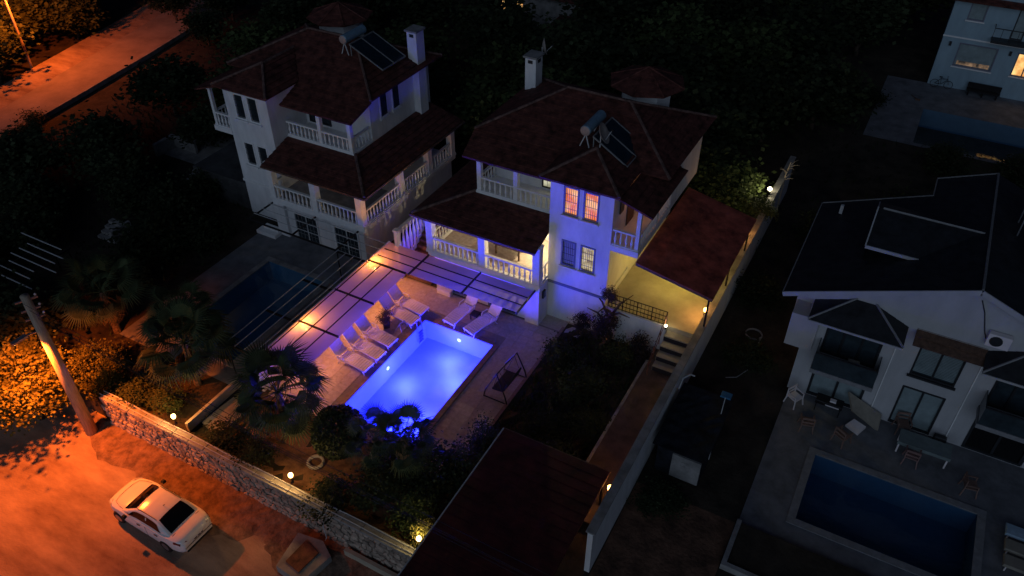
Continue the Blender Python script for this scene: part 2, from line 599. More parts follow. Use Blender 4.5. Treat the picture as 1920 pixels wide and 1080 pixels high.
# ------------------------------------------------------------------ ground, road, street
def rect_sheet(x0, x1, y0, y1, z, nx=1, ny=1, amp=0.0, seed=0):
    mb = MB()
    r = np.random.default_rng(seed)
    h = r.normal(0, 1, (nx + 1, ny + 1)) * amp
    h[0, :] = h[-1, :] = 0
    h[:, 0] = h[:, -1] = 0
    for i in range(nx + 1):
        for j in range(ny + 1):
            mb.v.append((x0 + (x1 - x0) * i / nx, y0 + (y1 - y0) * j / ny, z + h[i, j]))
    for i in range(nx):
        for j in range(ny):
            a = i * (ny + 1) + j
            mb.f.append((a, a + ny + 1, a + ny + 2, a + 1))
    return mb


POOLS = [(-20.75, -16.30, 19.85, 27.70), (-32.45, -28.0, 19.85, 27.70), (0.98, 8.02, 24.36, 28.46)]
TRP = (0.95, 12.0, 63.4, 70.0)


def sheet_holes(x0, x1, y0, y1, z, holes):
    mb = MB()
    xs = sorted({x0, x1, *[h[0] for h in holes], *[h[1] for h in holes]})
    ys = sorted({y0, y1, *[h[2] for h in holes], *[h[3] for h in holes]})
    xs = [x for x in xs if x0 <= x <= x1]
    ys = [y for y in ys if y0 <= y <= y1]
    for a in range(len(xs) - 1):
        for b in range(len(ys) - 1):
            cx, cy = (xs[a] + xs[a + 1]) / 2, (ys[b] + ys[b + 1]) / 2
            if any(h[0] < cx < h[1] and h[2] < cy < h[3] for h in holes): continue
            mb.face((xs[a], ys[b], z), (xs[a + 1], ys[b], z), (xs[a + 1], ys[b + 1], z), (xs[a], ys[b + 1], z))
    return mb


g = sheet_holes(-900, 900, 14.6, 1500, -0.03, POOLS + [TRP])
g.face((-900, 14.6, -1.6), (900, 14.6, -1.6), (900, 14.6, -0.03), (-900, 14.6, -0.03))
structure('ground', g, M['soil'])
structure('street', rect_sheet(-160, 160, -120, 14.62, -1.5, 1, 1), M['street'])
rs = MB()
road_pts = [(-60.2, 24.0, -64.6, 24.0), (-61.3, 30.5, -65.9, 31.5), (-62.6, 38.0, -67.9, 39.5), (-64.2, 46.5, -69.9, 48.0), (-66.3, 56.0, -72.2, 57.0), (-69.0, 66, -74.5, 67)]
for a, b in zip(road_pts, road_pts[1:]):
    rs.face((a[0], a[1], 0.30), (b[0], b[1], 0.30), (b[2], b[3], 0.30), (a[2], a[3], 0.30))
    rs.face((a[0], a[1], -0.1), (b[0], b[1], -0.1), (b[0], b[1], 0.30), (a[0], a[1], 0.30))
structure('road', rs, M['road'])
ke = MB()
for a, b in zip(road_pts, road_pts[1:]):
    ke.bar((a[0] + 0.06, a[1], 0.2), (b[0] + 0.06, b[1], 0.2), 0.16, 0.40)
structure('kerb', ke, M['concrete'])
vg = MB()
for a, b in zip(road_pts, road_pts[1:]):
    vg.face((a[2] + 0.3, a[3], 0.304), (b[2] + 0.3, b[3], 0.304), (b[2] - 3.2, b[3] + 0.8, 0.34), (a[2] - 3.2, a[3] + 0.8, 0.34))
structure('road_verge', vg, M['street'])
structure('garden_soil', rect_sheet(-24.2, -13.5, 14.75, 19.0, 0.0, 24, 10, 0.035, 3), M['redsoil'])
structure('garden_bed', rect_sheet(-13.45, -8.3, 18.0, 31.35, 0.02, 14, 28, 0.05, 4), M['soil'])
structure('garden_path', rect_sheet(-8.2, -6.18, 19.5, 31.6, 0.45), M['pathstone'])
kb = MB()
kb.box(-8.34, -8.2, 19.5, 30.2, -0.02, 0.5)
structure('path_kerb', kb, M['concrete'])
structure('passage_floor', rect_sheet(-5.3, -1.3, 21.0, 42, 0.0), M['soil'])


# ------------------------------------------------------------------ pools
def pool(name, bounds, wallm, floorm, waterm, depth=1.35, level=-0.05):
    x0, x1, y0, y1 = bounds
    mb = MB()
    mb.face((x0, y0, 0), (x0, y1, 0), (x0, y1, -depth), (x0, y0, -depth))
    mb.face((x1, y1, 0), (x1, y0, 0), (x1, y0, -depth), (x1, y1, -depth))
    mb.face((x0, y1, 0), (x1, y1, 0), (x1, y1, -depth), (x0, y1, -depth))
    mb.face((x1, y0, 0), (x0, y0, 0), (x0, y0, -depth), (x1, y0, -depth))
    b = structure(name, mb, wallm)
    f = MB()
    f.face((x0, y0, -depth), (x1, y0, -depth), (x1, y1, -depth), (x0, y1, -depth))
    f.build('pool_floor', floorm, b)
    w = MB()
    w.face((x0, y0, level), (x1, y0, level), (x1, y1, level), (x0, y1, level))
    structure('pool_water', w, waterm)
    return b


basin = pool('swimming_pool', POOLS[0], M['poolwall'], M['poolfloor'], M['water'])
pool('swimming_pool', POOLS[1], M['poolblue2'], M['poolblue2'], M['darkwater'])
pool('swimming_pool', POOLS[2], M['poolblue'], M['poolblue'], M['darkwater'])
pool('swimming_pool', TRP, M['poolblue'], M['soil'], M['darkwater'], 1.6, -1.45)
# underwater lamps: two on the wall by the loungers, one far, three hidden by the near walls
LB = (0.022, 0.026, 1.0)
for (x, y, ax, s) in ((-20.75, 23.9, 'x', 1), (-18.5, 27.70, 'y', -1), (-16.30, 22.0, 'x', -1), (-16.30, 25.3, 'x', -1), (-18.5, 19.85, 'y', 1)):
    rot = (0, s * PI / 2, 0) if ax == 'x' else (-s * PI / 2, 0, 0)
    rim = MB().lathe([(0.15, 0), (0.15, 0.02), (0.11, 0.035)], 14)
    d = put('pool_lamp', rim.mesh('pool_lamp'), M['trim'], basin, (x, y, -0.55), rot)
    lens = MB().lathe([(0.10, 0.03), (0.085, 0.05), (0.03, 0.06)], 14)
    put('lens', lens.mesh('lens'), M['lampblue'], d)
    dx, dy = (s * 1.1, 0) if ax == 'x' else (0, s * 1.1)
    light('pool_light', 'POINT', (x + dx, y + dy, -0.55), 980, LB, 0.45)

# deck around the lit pool: single tiles
dk = sheet_holes(-24.7, -13.55, 18.95, 30.5, -0.012, [POOLS[0]])
deck = structure('pool_deck', dk, M['grout'])
tb = MB().box(-0.296, 0.296, -0.296, 0.296, 0, 0.02, 0.004)
tme = tb.mesh('deck_tile')
CO = 0.32
px0, px1, py0, py1 = POOLS[0]
nx, ny = 18, 19
for i in range(nx):
    for j in range(ny):
        x = -24.35 + 0.6 * (i + 0.5)
        y = 19.0 + 0.6 * (j + 0.5)
        if px0 - CO - 0.29 < x < px1 + CO + 0.29 and py0 - CO - 0.29 < y < py1 + CO + 0.29: continue
        put('deck_tile', tme, M['deck'], deck, (x, y, -0.014 + random.uniform(0, 0.003)))
cme = MB().box(-0.245, 0.245, -CO / 2, CO / 2, 0, 0.055, 0.012).mesh('coping_stone')
n = 9
for k in range(n):
    for yy in (py0 - CO / 2, py1 + CO / 2):
        put('coping_stone', cme, M['coping'], deck, (px0 + (k + 0.5) * (px1 - px0) / n, yy, -0.008))
n = 17
for k in range(n):
    for xx in (px0 - CO / 2, px1 + CO / 2):
        put('coping_stone', cme, M['coping'], deck, (xx, py0 - 0.08 + (k + 0.5) * (py1 - py0 + 0.16) / n, -0.008), (0, 0, PI / 2))
st = MB()
st.box(-13.6, -13.42, 19.0, 30.9, -0.05, 0.06)
structure('deck_kerb', st, M['coping'])
# strip between pool band and tiles so nothing gapes
structure('deck_landing', rect_sheet(-15.6, -11.5, 30.5, 31.5, 0.0), M['deck'])
ld = sheet_holes(-35.2, -25.0, 18.5, 30.6, 0.0, [POOLS[1]])
structure('neighbour_deck', ld, M['rightdeck'])
lc = MB()
a = POOLS[1]
lc.box(a[0] - 0.35, a[0], a[2] - 0.35, a[3] + 0.35, -0.02, 0.05)
lc.box(a[1], a[1] + 0.35, a[2] - 0.35, a[3] + 0.35, -0.02, 0.05)
lc.box(a[0], a[1], a[3], a[3] + 0.35, -0.02, 0.05)
lc.box(a[0], a[1], a[2] - 0.35, a[2], -0.02, 0.05)
structure('neighbour_coping', lc, M['concrete'])
rd = sheet_holes(-1.2, 14, 22.9, 32.3, 0.0, [POOLS[2]])
structure('patio', rd, M['rightdeck'])
a = POOLS[2]
rc = MB()
rc.box(a[0] - 0.35, a[0], a[2] - 0.35, a[3] + 0.35, -0.02, 0.05)
rc.box(a[1], a[1] + 0.35, a[2] - 0.35, a[3] + 0.35, -0.02, 0.05)
rc.box(a[0], a[1], a[3], a[3] + 0.35, -0.02, 0.05)
rc.box(a[0], a[1], a[2] - 0.35, a[2], -0.02, 0.05)
structure('patio_coping', rc, M['palecurb'])
tr = sheet_holes(-2.7, 12, 62.9, 75.6, 0.0, [TRP])
structure('far_patio', tr, M['rightdeck'])


# ------------------------------------------------------------------ shared small meshes
def baluster_mesh():
    pr = [(0.055, 0), (0.055, 0.05), (0.035, 0.07), (0.045, 0.12), (0.075, 0.26), (0.070, 0.34), (0.038, 0.52), (0.032, 0.62), (0.050, 0.67), (0.050, 0.74)]
    return MB().lathe(pr, 8).mesh('baluster', True)


BAL = baluster_mesh()


def balustrade(parent, a, b, z, h=1.0, sp=0.30, m=None, sc=1.0):
    """rail, plinth and turned balusters from a to b (x, y)"""
    m = m or M['trim']
    a, b = Vector((*a, 0)), Vector((*b, 0))
    r = MB()
    r.bar(a + Vector((0, 0, z + 0.05)), b + Vector((0, 0, z + 0.05)), 0.20, 0.10)
    o = r.build('balustrade', m, parent)
    t = MB()
    t.bar(a + Vector((0, 0, z + h - 0.05)), b + Vector((0, 0, z + h - 0.05)), 0.17, 0.10)
    t.build('handrail', m, o)
    L = (b - a).length
    k = max(2, int(L / sp))
    for i in range(k):
        p = a + (b - a) * ((i + 0.5) / k)
        put('baluster', BAL, m, o, (p.x, p.y, z + 0.10), (0, 0, 0), (1.05 * sc, 1.05 * sc, (h - 0.2) / 0.74))
    return o


def pillar(parent, x, y, z0, z1, w=0.36, m=None):
    mb = MB()
    mb.box(x - w / 2, x + w / 2, y - w / 2, y + w / 2, z0, z1)
    mb.box(x - w / 2 - 0.04, x + w / 2 + 0.04, y - w / 2 - 0.04, y + w / 2 + 0.04, z1 - 0.12, z1 - 0.003)
    mb.box(x - w / 2 - 0.03, x + w / 2 + 0.03, y - w / 2 - 0.03, y + w / 2 + 0.03, z0 + 0.003, z0 + 0.10)
    return mb.build('pillar', m or M['trim'], parent)


def window(parent, x0, x1, z0, z1, y, frame, pane, grille=None, split=1, sill=True, fw=0.07, name='window', blind=None, depth=0.2):
    """window in an opening whose wall face is at y (facing -Y)"""
    f = MB()
    yb = y + depth * 0.55
    f.box(x0, x0 + fw, y - 0.03, yb, z0, z1)
    f.box(x1 - fw, x1, y - 0.03, yb, z0, z1)
    f.box(x0 + fw, x1 - fw, y - 0.03, yb, z1 - fw, z1)
    f.box(x0 + fw, x1 - fw, y - 0.03, yb, z0, z0 + fw)
    for k in range(1, split):
        xm = x0 + (x1 - x0) * k / split
        f.box(xm - fw / 2, xm + fw / 2, y + 0.02, yb, z0 + fw, z1 - fw)
    o = f.build(name, frame, parent)
    for k in range(split):
        xa = x0 + (x1 - x0) * k / split + fw * (1 if k == 0 else 0.5)
        xb = x0 + (x1 - x0) * (k + 1) / split - fw * (1 if k == split - 1 else 0.5)
        p = MB().box(xa, xb, yb - 0.012, yb + 0.004, z0 + fw, z1 - fw)
        p.build('pane', pane, o)
        if blind:
            b = MB()
            zz = z0 + fw + 0.1
            while zz < z1 - fw - 0.04:
                b.box(xa + 0.01, xb - 0.01, yb - 0.05, yb - 0.02, zz, zz + 0.055)
                zz += 0.085
            b.build('blind', blind, o)
    if sill:
        MB().box(x0 - 0.08, x1 + 0.08, y - 0.14, y - 0.033, z0 - 0.10, z0 - 0.002).build('sill', M['trim'] if frame is not M['darkframe'] else frame, o)
    if grille:
        gm = MB()
        yg = y - 0.02
        k = 6
        for i in range(1, k):
            xx = x0 + fw + (x1 - x0 - 2 * fw) * i / k
            gm.bar((xx, yg, z0 + fw), (xx, yg, z1 - fw), 0.018)
        for i in (1, 2, 3):
            zz = z0 + (z1 - z0) * i / 4
            gm.bar((x0 + fw, yg - 0.02, zz), (x1 - fw, yg - 0.02, zz), 0.018)
        gm.build('grille', grille, o)
    return o


# ------------------------------------------------------------------ the villa
AX = -24.375  # mid-line between the twin villas
HX, HY = -16.5, 35.5


def villa():
    h = thing('villa', 'white villa with glowing windows and dark red hip roof above the lit pool', 'house', (HX, HY, 0))
    w = MB()
    w.box(-20.05, -11.4, 34.6, 41.1, 0, 9.2)           # main body
    w.box(-14.9, -11.402, 31.64, 34.598, 2.66, 9.19)   # bay
    w.box(-14.9, -11.402, 31.49, 34.598, 0, 2.5)
    w.wallY(-14.9, -11.4, 2.655, 9.2, 31.44, [(-14.14, -13.28, 3.95, 5.62), (-13.03, -12.17, 3.95, 5.62), (-14.14, -13.28, 7.2, 8.92), (-13.03, -12.17, 7.2, 8.92)])
    w.box(-21.8, -14.88, 30.55, 34.59, 0, 2.45)
    w.box(-21.8, -20.06, 34.595, 40.6, 0, 2.45)
    w.box(-15.72, -14.86, 30.34, 31.43, 0, 2.45)
    w.box(-11.395, -9.95, 36.3, 41.0, 5.9, 9.1)         # closed end of the side balcony
    w.build('wall', M['plaster'], h)
    p = MB()
    p.box(-14.95, -11.36, 31.39, 31.64, 2.5, 2.66)
    p.build('plinth_band', M['greytrim'], h)
    for z0, z1, lit in ((3.95, 5.62, (M['blindpane'], M['win_cream'])), (7.2, 8.92, (M['win_orange'], M['win_orange']))):
        for (x0, x1), pm in zip(((-14.14, -13.28), (-13.03, -12.17)), lit):
            window(h, x0, x1, z0, z1, 31.44, M['greytrim'], pm, M['darkframe'], fw=0.09)
    # slabs
    s = MB()
    s.box(-22.1, -14.84, 30.36, 34.58, 2.45, 2.72)
    s.box(-22.1, -20.06, 34.58, 40.7, 2.45, 2.72)
    s.box(-22.18, -14.80, 30.28, 30.50, 2.722, 2.85)
    s.box(-22.18, -21.90, 30.50, 40.7, 2.722, 2.85)
    s.build('veranda_slab', M['trim'], h)
    f = MB()
    f.box(-21.88, -14.93, 30.52, 34.57, 2.72, 2.76)
    f.build('veranda_floor', M['deck'], h)
    for x in (-21.9, -18.45, -15.07): pillar(h, x, 30.5, 2.85, 5.42, 0.42)
    for y in (34.4, 37.6, 40.4): pillar(h, -21.95, y, 2.85, 5.40, 0.42)
    balustrade(h, (-21.69, 30.40), (-18.66, 30.40), 2.85, 1.0)
    balustrade(h, (-18.24, 30.40), (-15.28, 30.40), 2.85, 1.0)
    balustrade(h, (-14.97, 30.72), (-14.97, 31.42), 2.85, 1.0)
    for y0, y1 in ((30.75, 34.18), (34.62, 37.38), (37.82, 40.18)):
        balustrade(h, (-22.02, y0), (-22.02, y1), 2.85, 1.0)
    # veranda door
    d = MB().box(-19.6, -18.2, 34.54, 34.6, 2.77, 4.9)
    d.build('door', M['darkframe'], h)
    # lower roof
    lr = MB()
    e = [(-22.75, 29.95, 5.35), (-14.95, 29.95, 5.35), (-14.93, 32.72, 6.1), (-20.15, 32.72, 6.1)]
    roof_plane(lr, e)
    roof_plane(lr, [(-22.75, 29.95, 5.35), (-20.15, 32.72, 6.1), (-20.08, 40.9, 6.1), (-22.75, 40.9, 5.35)])
    lo = lr.build('lower_roof', M['tile'], h)
    r = MB().tube([(-22.75, 29.95, 5.40), (-20.15, 32.72, 6.15)], 0.10, 6)
    r.build('hip_cap', M['ridge'], lo)
    g_ = MB()
    g_.bar((-22.8, 29.88, 5.29), (-14.95, 29.88, 5.29), 0.07, 0.12)
    g_.bar((-22.82, 29.9, 5.29), (-22.82, 40.9, 5.29), 0.07, 0.12)
    g_.build('gutter', M['brownwood'], lo)
    # upper balcony
    b = MB()
    b.box(-20.1, -14.91, 32.62, 34.59, 5.95, 6.18)
    b.build('balcony_slab', M['trim'], h)
    pillar(h, -19.9, 32.78, 6.18, 8.62, 0.26)
    pillar(h, -17.6, 32.78, 6.18, 8.62, 0.26)
    balustrade(h, (-19.76, 32.74), (-17.74, 32.74), 6.18, 0.95, 0.29)
    balustrade(h, (-17.46, 32.74), (-14.95, 32.74), 6.18, 0.95, 0.29)
    balustrade(h, (-19.93, 32.95), (-19.93, 34.55), 6.18, 0.95, 0.29)
    dw = window(h, -16.9, -15.2, 6.35, 8.35, 34.53, M['darkframe'], M['win_pale'], M['darkframe'], 2, False, 0.07, 'balcony_door', depth=0.11)
    # right balcony
    b = MB()
    b.box(-11.39, -9.9, 31.46, 36.29, 5.85, 6.15)
    b.box(-11.39, -9.88, 31.42, 31.6, 5.83, 6.17)
    b.build('balcony_slab', M['trim'], h)
    pillar(h, -10.05, 31.62, 6.15, 8.72, 0.20)
    pillar(h, -10.05, 34.2, 6.15, 8.72, 0.20)
    balustrade(h, (-11.36, 31.56), (-10.17, 31.56), 6.15, 0.98, 0.29)
    balustrade(h, (-10.02, 31.75), (-10.02, 34.08), 6.15, 0.98, 0.29)
    balustrade(h, (-10.02, 34.32), (-10.02, 36.28), 6.15, 0.98, 0.29)
    MB().box(-11.38, -11.33, 33.4, 34.4, 6.2, 8.3).build('door', M['brownwood'], h)
    MB().box(-11.36, -11.30, 32.2, 32.7, 7.6, 8.5).build('window', M['darkframe'], h)
    # roofs
    rf = MB()
    A, B, C, D = (-20.85, 33.9, 9.25), (-9.5, 33.9, 9.25), (-9.5, 41.6, 9.25), (-20.85, 41.6, 9.25)
    R1, R2 = (-17.05, 37.75, 10.95), (-13.3, 37.75, 10.95)
    roof_plane(rf, [A, B, R2, R1])
    roof_plane(rf, [C, D, R1, R2])
    roof_plane(rf, [D, A, R1])
    roof_plane(rf, [B, C, R2])
    main = rf.build('roof', M['tile'], h)
    hc = MB()
    for p, q in ((A, R1), (D, R1), (B, R2), (C, R2), (R1, R2)):
        hc.tube([Vector(p) + Vector((0, 0, 0.05)), Vector(q) + Vector((0, 0, 0.03))], 0.085, 6)
    hc.build('hip_cap', M['ridge'], main)
    ex = MB()
    roof_plane(ex, [(-20.85, 33.9, 9.20), (-15.25, 33.9, 9.20), (-15.25, 32.1, 8.5), (-20.6, 32.1, 8.5)])
    ex.build('balcony_roof', M['tile'], h)
    br = MB()
    ap, ab = (-13.3, 33.3, 10.28), (-13.3, 36.15, 10.30)
    roof_plane(br, [(-15.35, 31.0, 9.28), (-11.0, 31.0, 9.28), ap])
    roof_plane(br, [(-15.35, 31.0, 9.28), ap, ab, (-15.35, 33.95, 9.32)])
    roof_plane(br, [(-11.0, 31.0, 9.28), ap, ab, (-11.0, 33.95, 9.32)])
    bo = br.build('bay_roof', M['tile'], h)
    hc = MB()
    hc.tube([(-15.35, 31.0, 9.33), (-13.3, 33.3, 10.33)], 0.09, 6)
    hc.tube([(-11.0, 31.0, 9.33), (-13.3, 33.3, 10.33)], 0.09, 6)
    hc.tube([ap, ab], 0.09, 6)
    hc.build('hip_cap', M['ridge'], bo)
    sr = MB()
    roof_plane(sr, [(-11.05, 31.15, 9.18), (-9.25, 31.15, 8.62), (-9.25, 36.25, 8.62), (-11.05, 36.25, 9.18)])
    sr.build('side_balcony_roof', M['tile'], h)
    # chimney
    c = MB()
    c.box(-20.55, -19.85, 39.3, 40.15, 0.2, 11.45)
    co = c.build('chimney', M['plaster'], h)
    MB().box(-20.65, -19.75, 39.2, 40.25, 11.452, 11.56).build('chimney_cap', M['concrete'], co)
    v = MB()
    v.box(-20.36, -20.06, 39.285, 39.3, 11.12, 11.32)
    v.box(-19.85, -19.835, 39.55, 39.9, 11.12, 11.32)
    v.build('chimney_vent', M['darkframe'], co)
    # stair turret
    tx, ty = -13.5, 40.7
    t = MB().lathe([(1.45, 0), (1.45, 2.5)], 8, (tx, ty, 8.4))
    to = t.build('turret', M['plaster'], h)
    n = 8
    tm = MB()
    for k in range(n):
        a0, a1 = 2 * PI * k / n, 2 * PI * (k + 1) / n
        roof_plane(tm, [(tx + 2.2 * math.cos(a0), ty + 2.2 * math.sin(a0), 10.92), (tx + 2.2 * math.cos(a1), ty + 2.2 * math.sin(a1), 10.92), (tx, ty, 11.75)], 0.36, 0.03, 0.06)
    tm.build('turret_roof', M['tile'], to)
    tc = MB()
    for k in range(n):
        a0 = 2 * PI * k / n
        tc.tube([(tx + 2.2 * math.cos(a0), ty + 2.2 * math.sin(a0), 10.94), (tx, ty, 11.78)], 0.045, 5)
    tc.build('turret_rib', M['tile'], to)
    tt = MB().box(-16.0, -11.0, 40.2, 43.0, 8.2, 8.6)
    tt.build('roof_terrace', M['trim'], h)
    # basement glazed doors
    for x0 in (-18.2, -21.4):
        window(h, x0, x0 + 1.9, 0.1, 2.1, 30.49, M['greytrim'], M['glass'], M['dimmetal'], 2, False, 0.08, 'glazed_door', depth=0.09)
    # upper windows on the chimney side
    for y0 in (35.6, 36.9):
        f = MB().box(-20.09, -20.05, y0, y0 + 0.8, 7.2, 8.9)
        fo = f.build('window', M['greytrim'], h)
        MB().box(-20.10, -20.091, y0 + 0.1, y0 + 0.7, 7.3, 8.8).build('pane', M['glass'], fo)
        MB().box(-20.16, -20.055, y0 - 0.06, y0 + 0.86, 7.08, 7.19).build('sill', M['trim'], fo)
    return h


V = villa()
swap = {M['win_orange']: M['glass'], M['win_cream']: M['glass'], M['win_pale']: M['glass'], M['blindpane']: M['glass'], M['deck']: M['concrete'], M['greytrim']: M['trim']}
dup(V, (2 * AX - HX, HY, 0), None, 'unlit white villa with wrap-around verandas and dark red roof on the left', None, (-1, 1, 1), swap)
V['group'] = 'twin villas with balustrades'
for o in list(COL.objects):
    if o.name.startswith('villa.') and o.parent is None: o['group'] = 'twin villas with balustrades'

# outside stairs on the left flank of the lit villa
stt = thing('garden_stairs', 'brown outside stairs with white baluster parapet beside the pool canopy', 'stairs', (-23.2, 31, 0))
for k in range(11):
    MB().box(-24.1, -22.25, 30.55 + 0.29 * k, 30.55 + 0.29 * (k + 1.08), 0.0 if k == 0 else 0.245 * k - 0.25, 0.245 * (k + 1)).build('step', M['brownwood'], stt)
pw = MB()
zb = lambda y: max(0.1, min(2.7, (y - 30.4) * 0.84 + 0.2))
pw.v += [(-24.30, 30.4, 0), (-24.30, 33.6, 0), (-24.30, 33.6, zb(33.6)), (-24.30, 30.4, zb(30.4)), (-24.12, 30.4, 0), (-24.12, 33.6, 0), (-24.12, 33.6, zb(33.6)), (-24.12, 30.4, zb(30.4))]
pw.f += [(0, 1, 2, 3), (7, 6, 5, 4), (3, 2, 6, 7), (0, 3, 7, 4), (2, 1, 5, 6)]
pw.build('stringer', M['trim'], stt)
bl = MB()
bl.bar((-24.21, 30.35, 3.42), (-24.21, 33.6, 3.42), 0.2, 0.12)
bp = bl.build('parapet_rail', M['trim'], stt)
for k in range(9):
    y = 30.55 + k * 0.36
    put('baluster', BAL, M['trim'], stt, (-24.21, y, zb(y)), (0, 0, 0), (1.7, 1.9, (3.36 - zb(y)) / 0.74))
pillar(stt, -24.22, 30.3, 0, 3.55, 0.24)

# ------------------------------------------------------------------ terraces, carport, boundary wall
te = MB()
te.box(-11.39, -6.05, 31.5, 41.5, 0.0, 2.10)
structure('terrace', te, M['terrace'])
tw = thing('terrace_wall', 'white retaining wall below the terrace railing', 'wall', (-9.5, 31.4, 0))
MB().box(-11.36, -7.85, 31.32, 31.498, 0.0, 2.16).build('wall', M['plaster'], tw)
te = MB()
te.box(2 * AX + 11.39, 2 * AX + 6.4, 31.6, 41.5, 0.0, 2.10)
structure('neighbour_terrace', te, M['darkpave'])
sp = thing('terrace_steps', 'four concrete steps climbing from the garden path to the yellow lit terrace', 'steps', (-7.1, 30.5, 0.45))
for k in range(4):
    MB().box(-7.82, -6.3, 29.65 + 0.46 * k, 29.65 + 0.46 * (k + 1) + 0.02, 0.43, 0.45 + 0.33 * (k + 1) + 0.01 * k).build('step', M['terrace'], sp)
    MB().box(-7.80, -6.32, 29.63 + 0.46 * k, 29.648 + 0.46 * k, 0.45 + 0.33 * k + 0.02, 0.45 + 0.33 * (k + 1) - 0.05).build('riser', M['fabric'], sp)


def railing(name, label, a, b, z0, h, n, rails=(0.06, 0.5, 0.95), sp_=0.3):
    o = thing(name, label, 'railing', ((a[0] + b[0]) / 2, (a[1] + b[1]) / 2, z0))
    A, B = Vector((*a, z0)), Vector((*b, z0))
    fr = MB()
    for t in rails:
        fr.bar(A + Vector((0, 0, h * t)), B + Vector((0, 0, h * t)), 0.035)
    fr.build('rail', M['metal'], o)
    for k in range(n + 1):
        p = A + (B - A) * (k / n)
        MB().bar(p, p + Vector((0, 0, h)), 0.045 if k % 4 == 0 else 0.022).build('post' if k % 4 == 0 else 'bar', M['metal'], o)
    return o


railing('terrace_railing', 'black iron grid railing along the yellow terrace edge', (-11.2, 31.42), (-7.9, 31.42), 2.12, 0.95, 16, (0.08, 0.36, 0.66, 1.0))
hr = thing('stair_handrail', 'thin metal handrail going down beside the terrace steps', 'handrail', (-7.9, 30, 0.5))
m_ = MB()
m_.bar((-7.9, 31.38, 3.05), (-7.9, 29.0, 1.35), 0.04)
m_.bar((-7.9, 31.38, 2.55), (-7.9, 29.0, 0.85), 0.03)
m_.build('rail', M['rust'], hr)
for k in range(4):
    y = 31.3 - k * 0.72
    MB().bar((-7.9, y, 2.0 - k * 0.5), (-7.9, y, 3.0 - k * 0.515), 0.035).build('post', M['rust'], hr)

cp_ = thing('carport', 'dark red carport roof sloping from the lit villa to the boundary wall', 'carport', (-7.8, 35, 2.1))
cm = MB()
roof_plane(cm, [(-9.92, 31.35, 5.62), (-5.72, 31.25, 4.9), (-5.72, 39.3, 4.9), (-9.92, 39.6, 5.62)], 0.42, 0.012, 0.05)
cm.build('roof', M['litredsheet'], cp_)
cb = MB()
cb.bar((-9.92, 31.4, 5.50), (-5.75, 31.3, 4.79), 0.08, 0.14)
cb.bar((-5.85, 31.3, 4.76), (-5.85, 39.3, 4.76), 0.10, 0.14)
for k in range(1, 8):
    y = 31.3 + k
    cb.bar((-9.92, y, 5.50), (-5.75, y, 4.79), 0.06, 0.12)
cb.build('rafter', M['brownwood'], cp_)
for y in (31.6, 35.4, 39.1):
    MB().bar((-5.98, y, 2.6), (-5.98, y, 4.7), 0.09).build('post', M['metal'], cp_)

bw = thing('boundary_wall', 'long white garden wall right of the carport with lamps on it', 'wall', (-6.0, 35, 0))
mb = MB()
mb.box(-6.18, -5.95, 17.6, 51.5, 0.0, 2.7)
mb.build('wall', M['plaster'], bw)
MB().box(-6.26, -5.87, 17.58, 51.52, 2.702, 2.78).build('coping', M['concrete'], bw)
lw = thing('pool_side_wall', 'plain white wall dividing the two pool decks under the canopy edge', 'wall', (AX - 0.5, 24, 0))
MB().box(-25.06, -24.94, 19.0, 30.5, 0, 2.34).build('wall', M['plaster'], lw)
bp2 = thing('garden_block', 'purple lit pale panel standing at the end of the low wall near the palms', 'block', (-25.6, 16.3, 0))
MB().slab([(-26.2, 15.9, 0.12), (-24.9, 15.6, 0.12), (-24.7, 17.6, 0.12), (-26.0, 17.9, 0.12)], 0.15).build('slab', M['rightdeck'], bp2)
MB().box(-26.46, -26.30, 15.2, 19.0, 0, 0.55).build('wall', M['terrace'], bp2)

# ------------------------------------------------------------------ pergola canopies
pg = thing('pool_canopy', 'frosted sheet pool canopy on black beams wrapping two sides of the lit deck', 'canopy', (-22, 27, 0))
Z = 2.42


def sheet(x0, x1, y0, y1):
    MB().box(x0, x1, y0, y1, Z - 0.012, Z).build('canopy_sheet', M['canopy'], pg)


ys = [19.2, 22.2, 25.2, 28.25]
for a, b in zip(ys, ys[1:]): sheet(-24.92, -22.24, a + 0.05, b - 0.05)
xs = [-24.92, -22.05, -18.55, -15.1]
for a, b in zip(xs, xs[1:]): sheet(a + 0.05, b - 0.05, 28.32, 30.34)
for y in ys:
    MB().bar((-24.85, y, Z + 0.05), (-22.22, y, Z + 0.04), 0.07, 0.11).build('beam', M['metal'], pg)
for x in xs[1:]:
    MB().bar((x, 28.2, Z + 0.05), (x, 30.34, Z + 0.04), 0.07, 0.11).build('beam', M['metal'], pg)
for x in (-24.78, -23.95, -23.1):
    MB().bar((x, 19.2, Z + 0.02), (x, 28.2, Z + 0.02), 0.045, 0.05).build('purlin', M['metal'], pg)
for y in (28.95, 29.65):
    MB().bar((-24.7, y, Z + 0.02), (-15.1, y, Z + 0.02), 0.045, 0.05).build('purlin', M['metal'], pg)
for x, y in ((-24.80, 19.25), (-24.80, 22.25), (-24.80, 25.2), (-24.80, 28.2)):
    MB().bar((x, y, 0), (x, y, Z - 0.03), 0.08).build('post', M['palemetal'], pg)

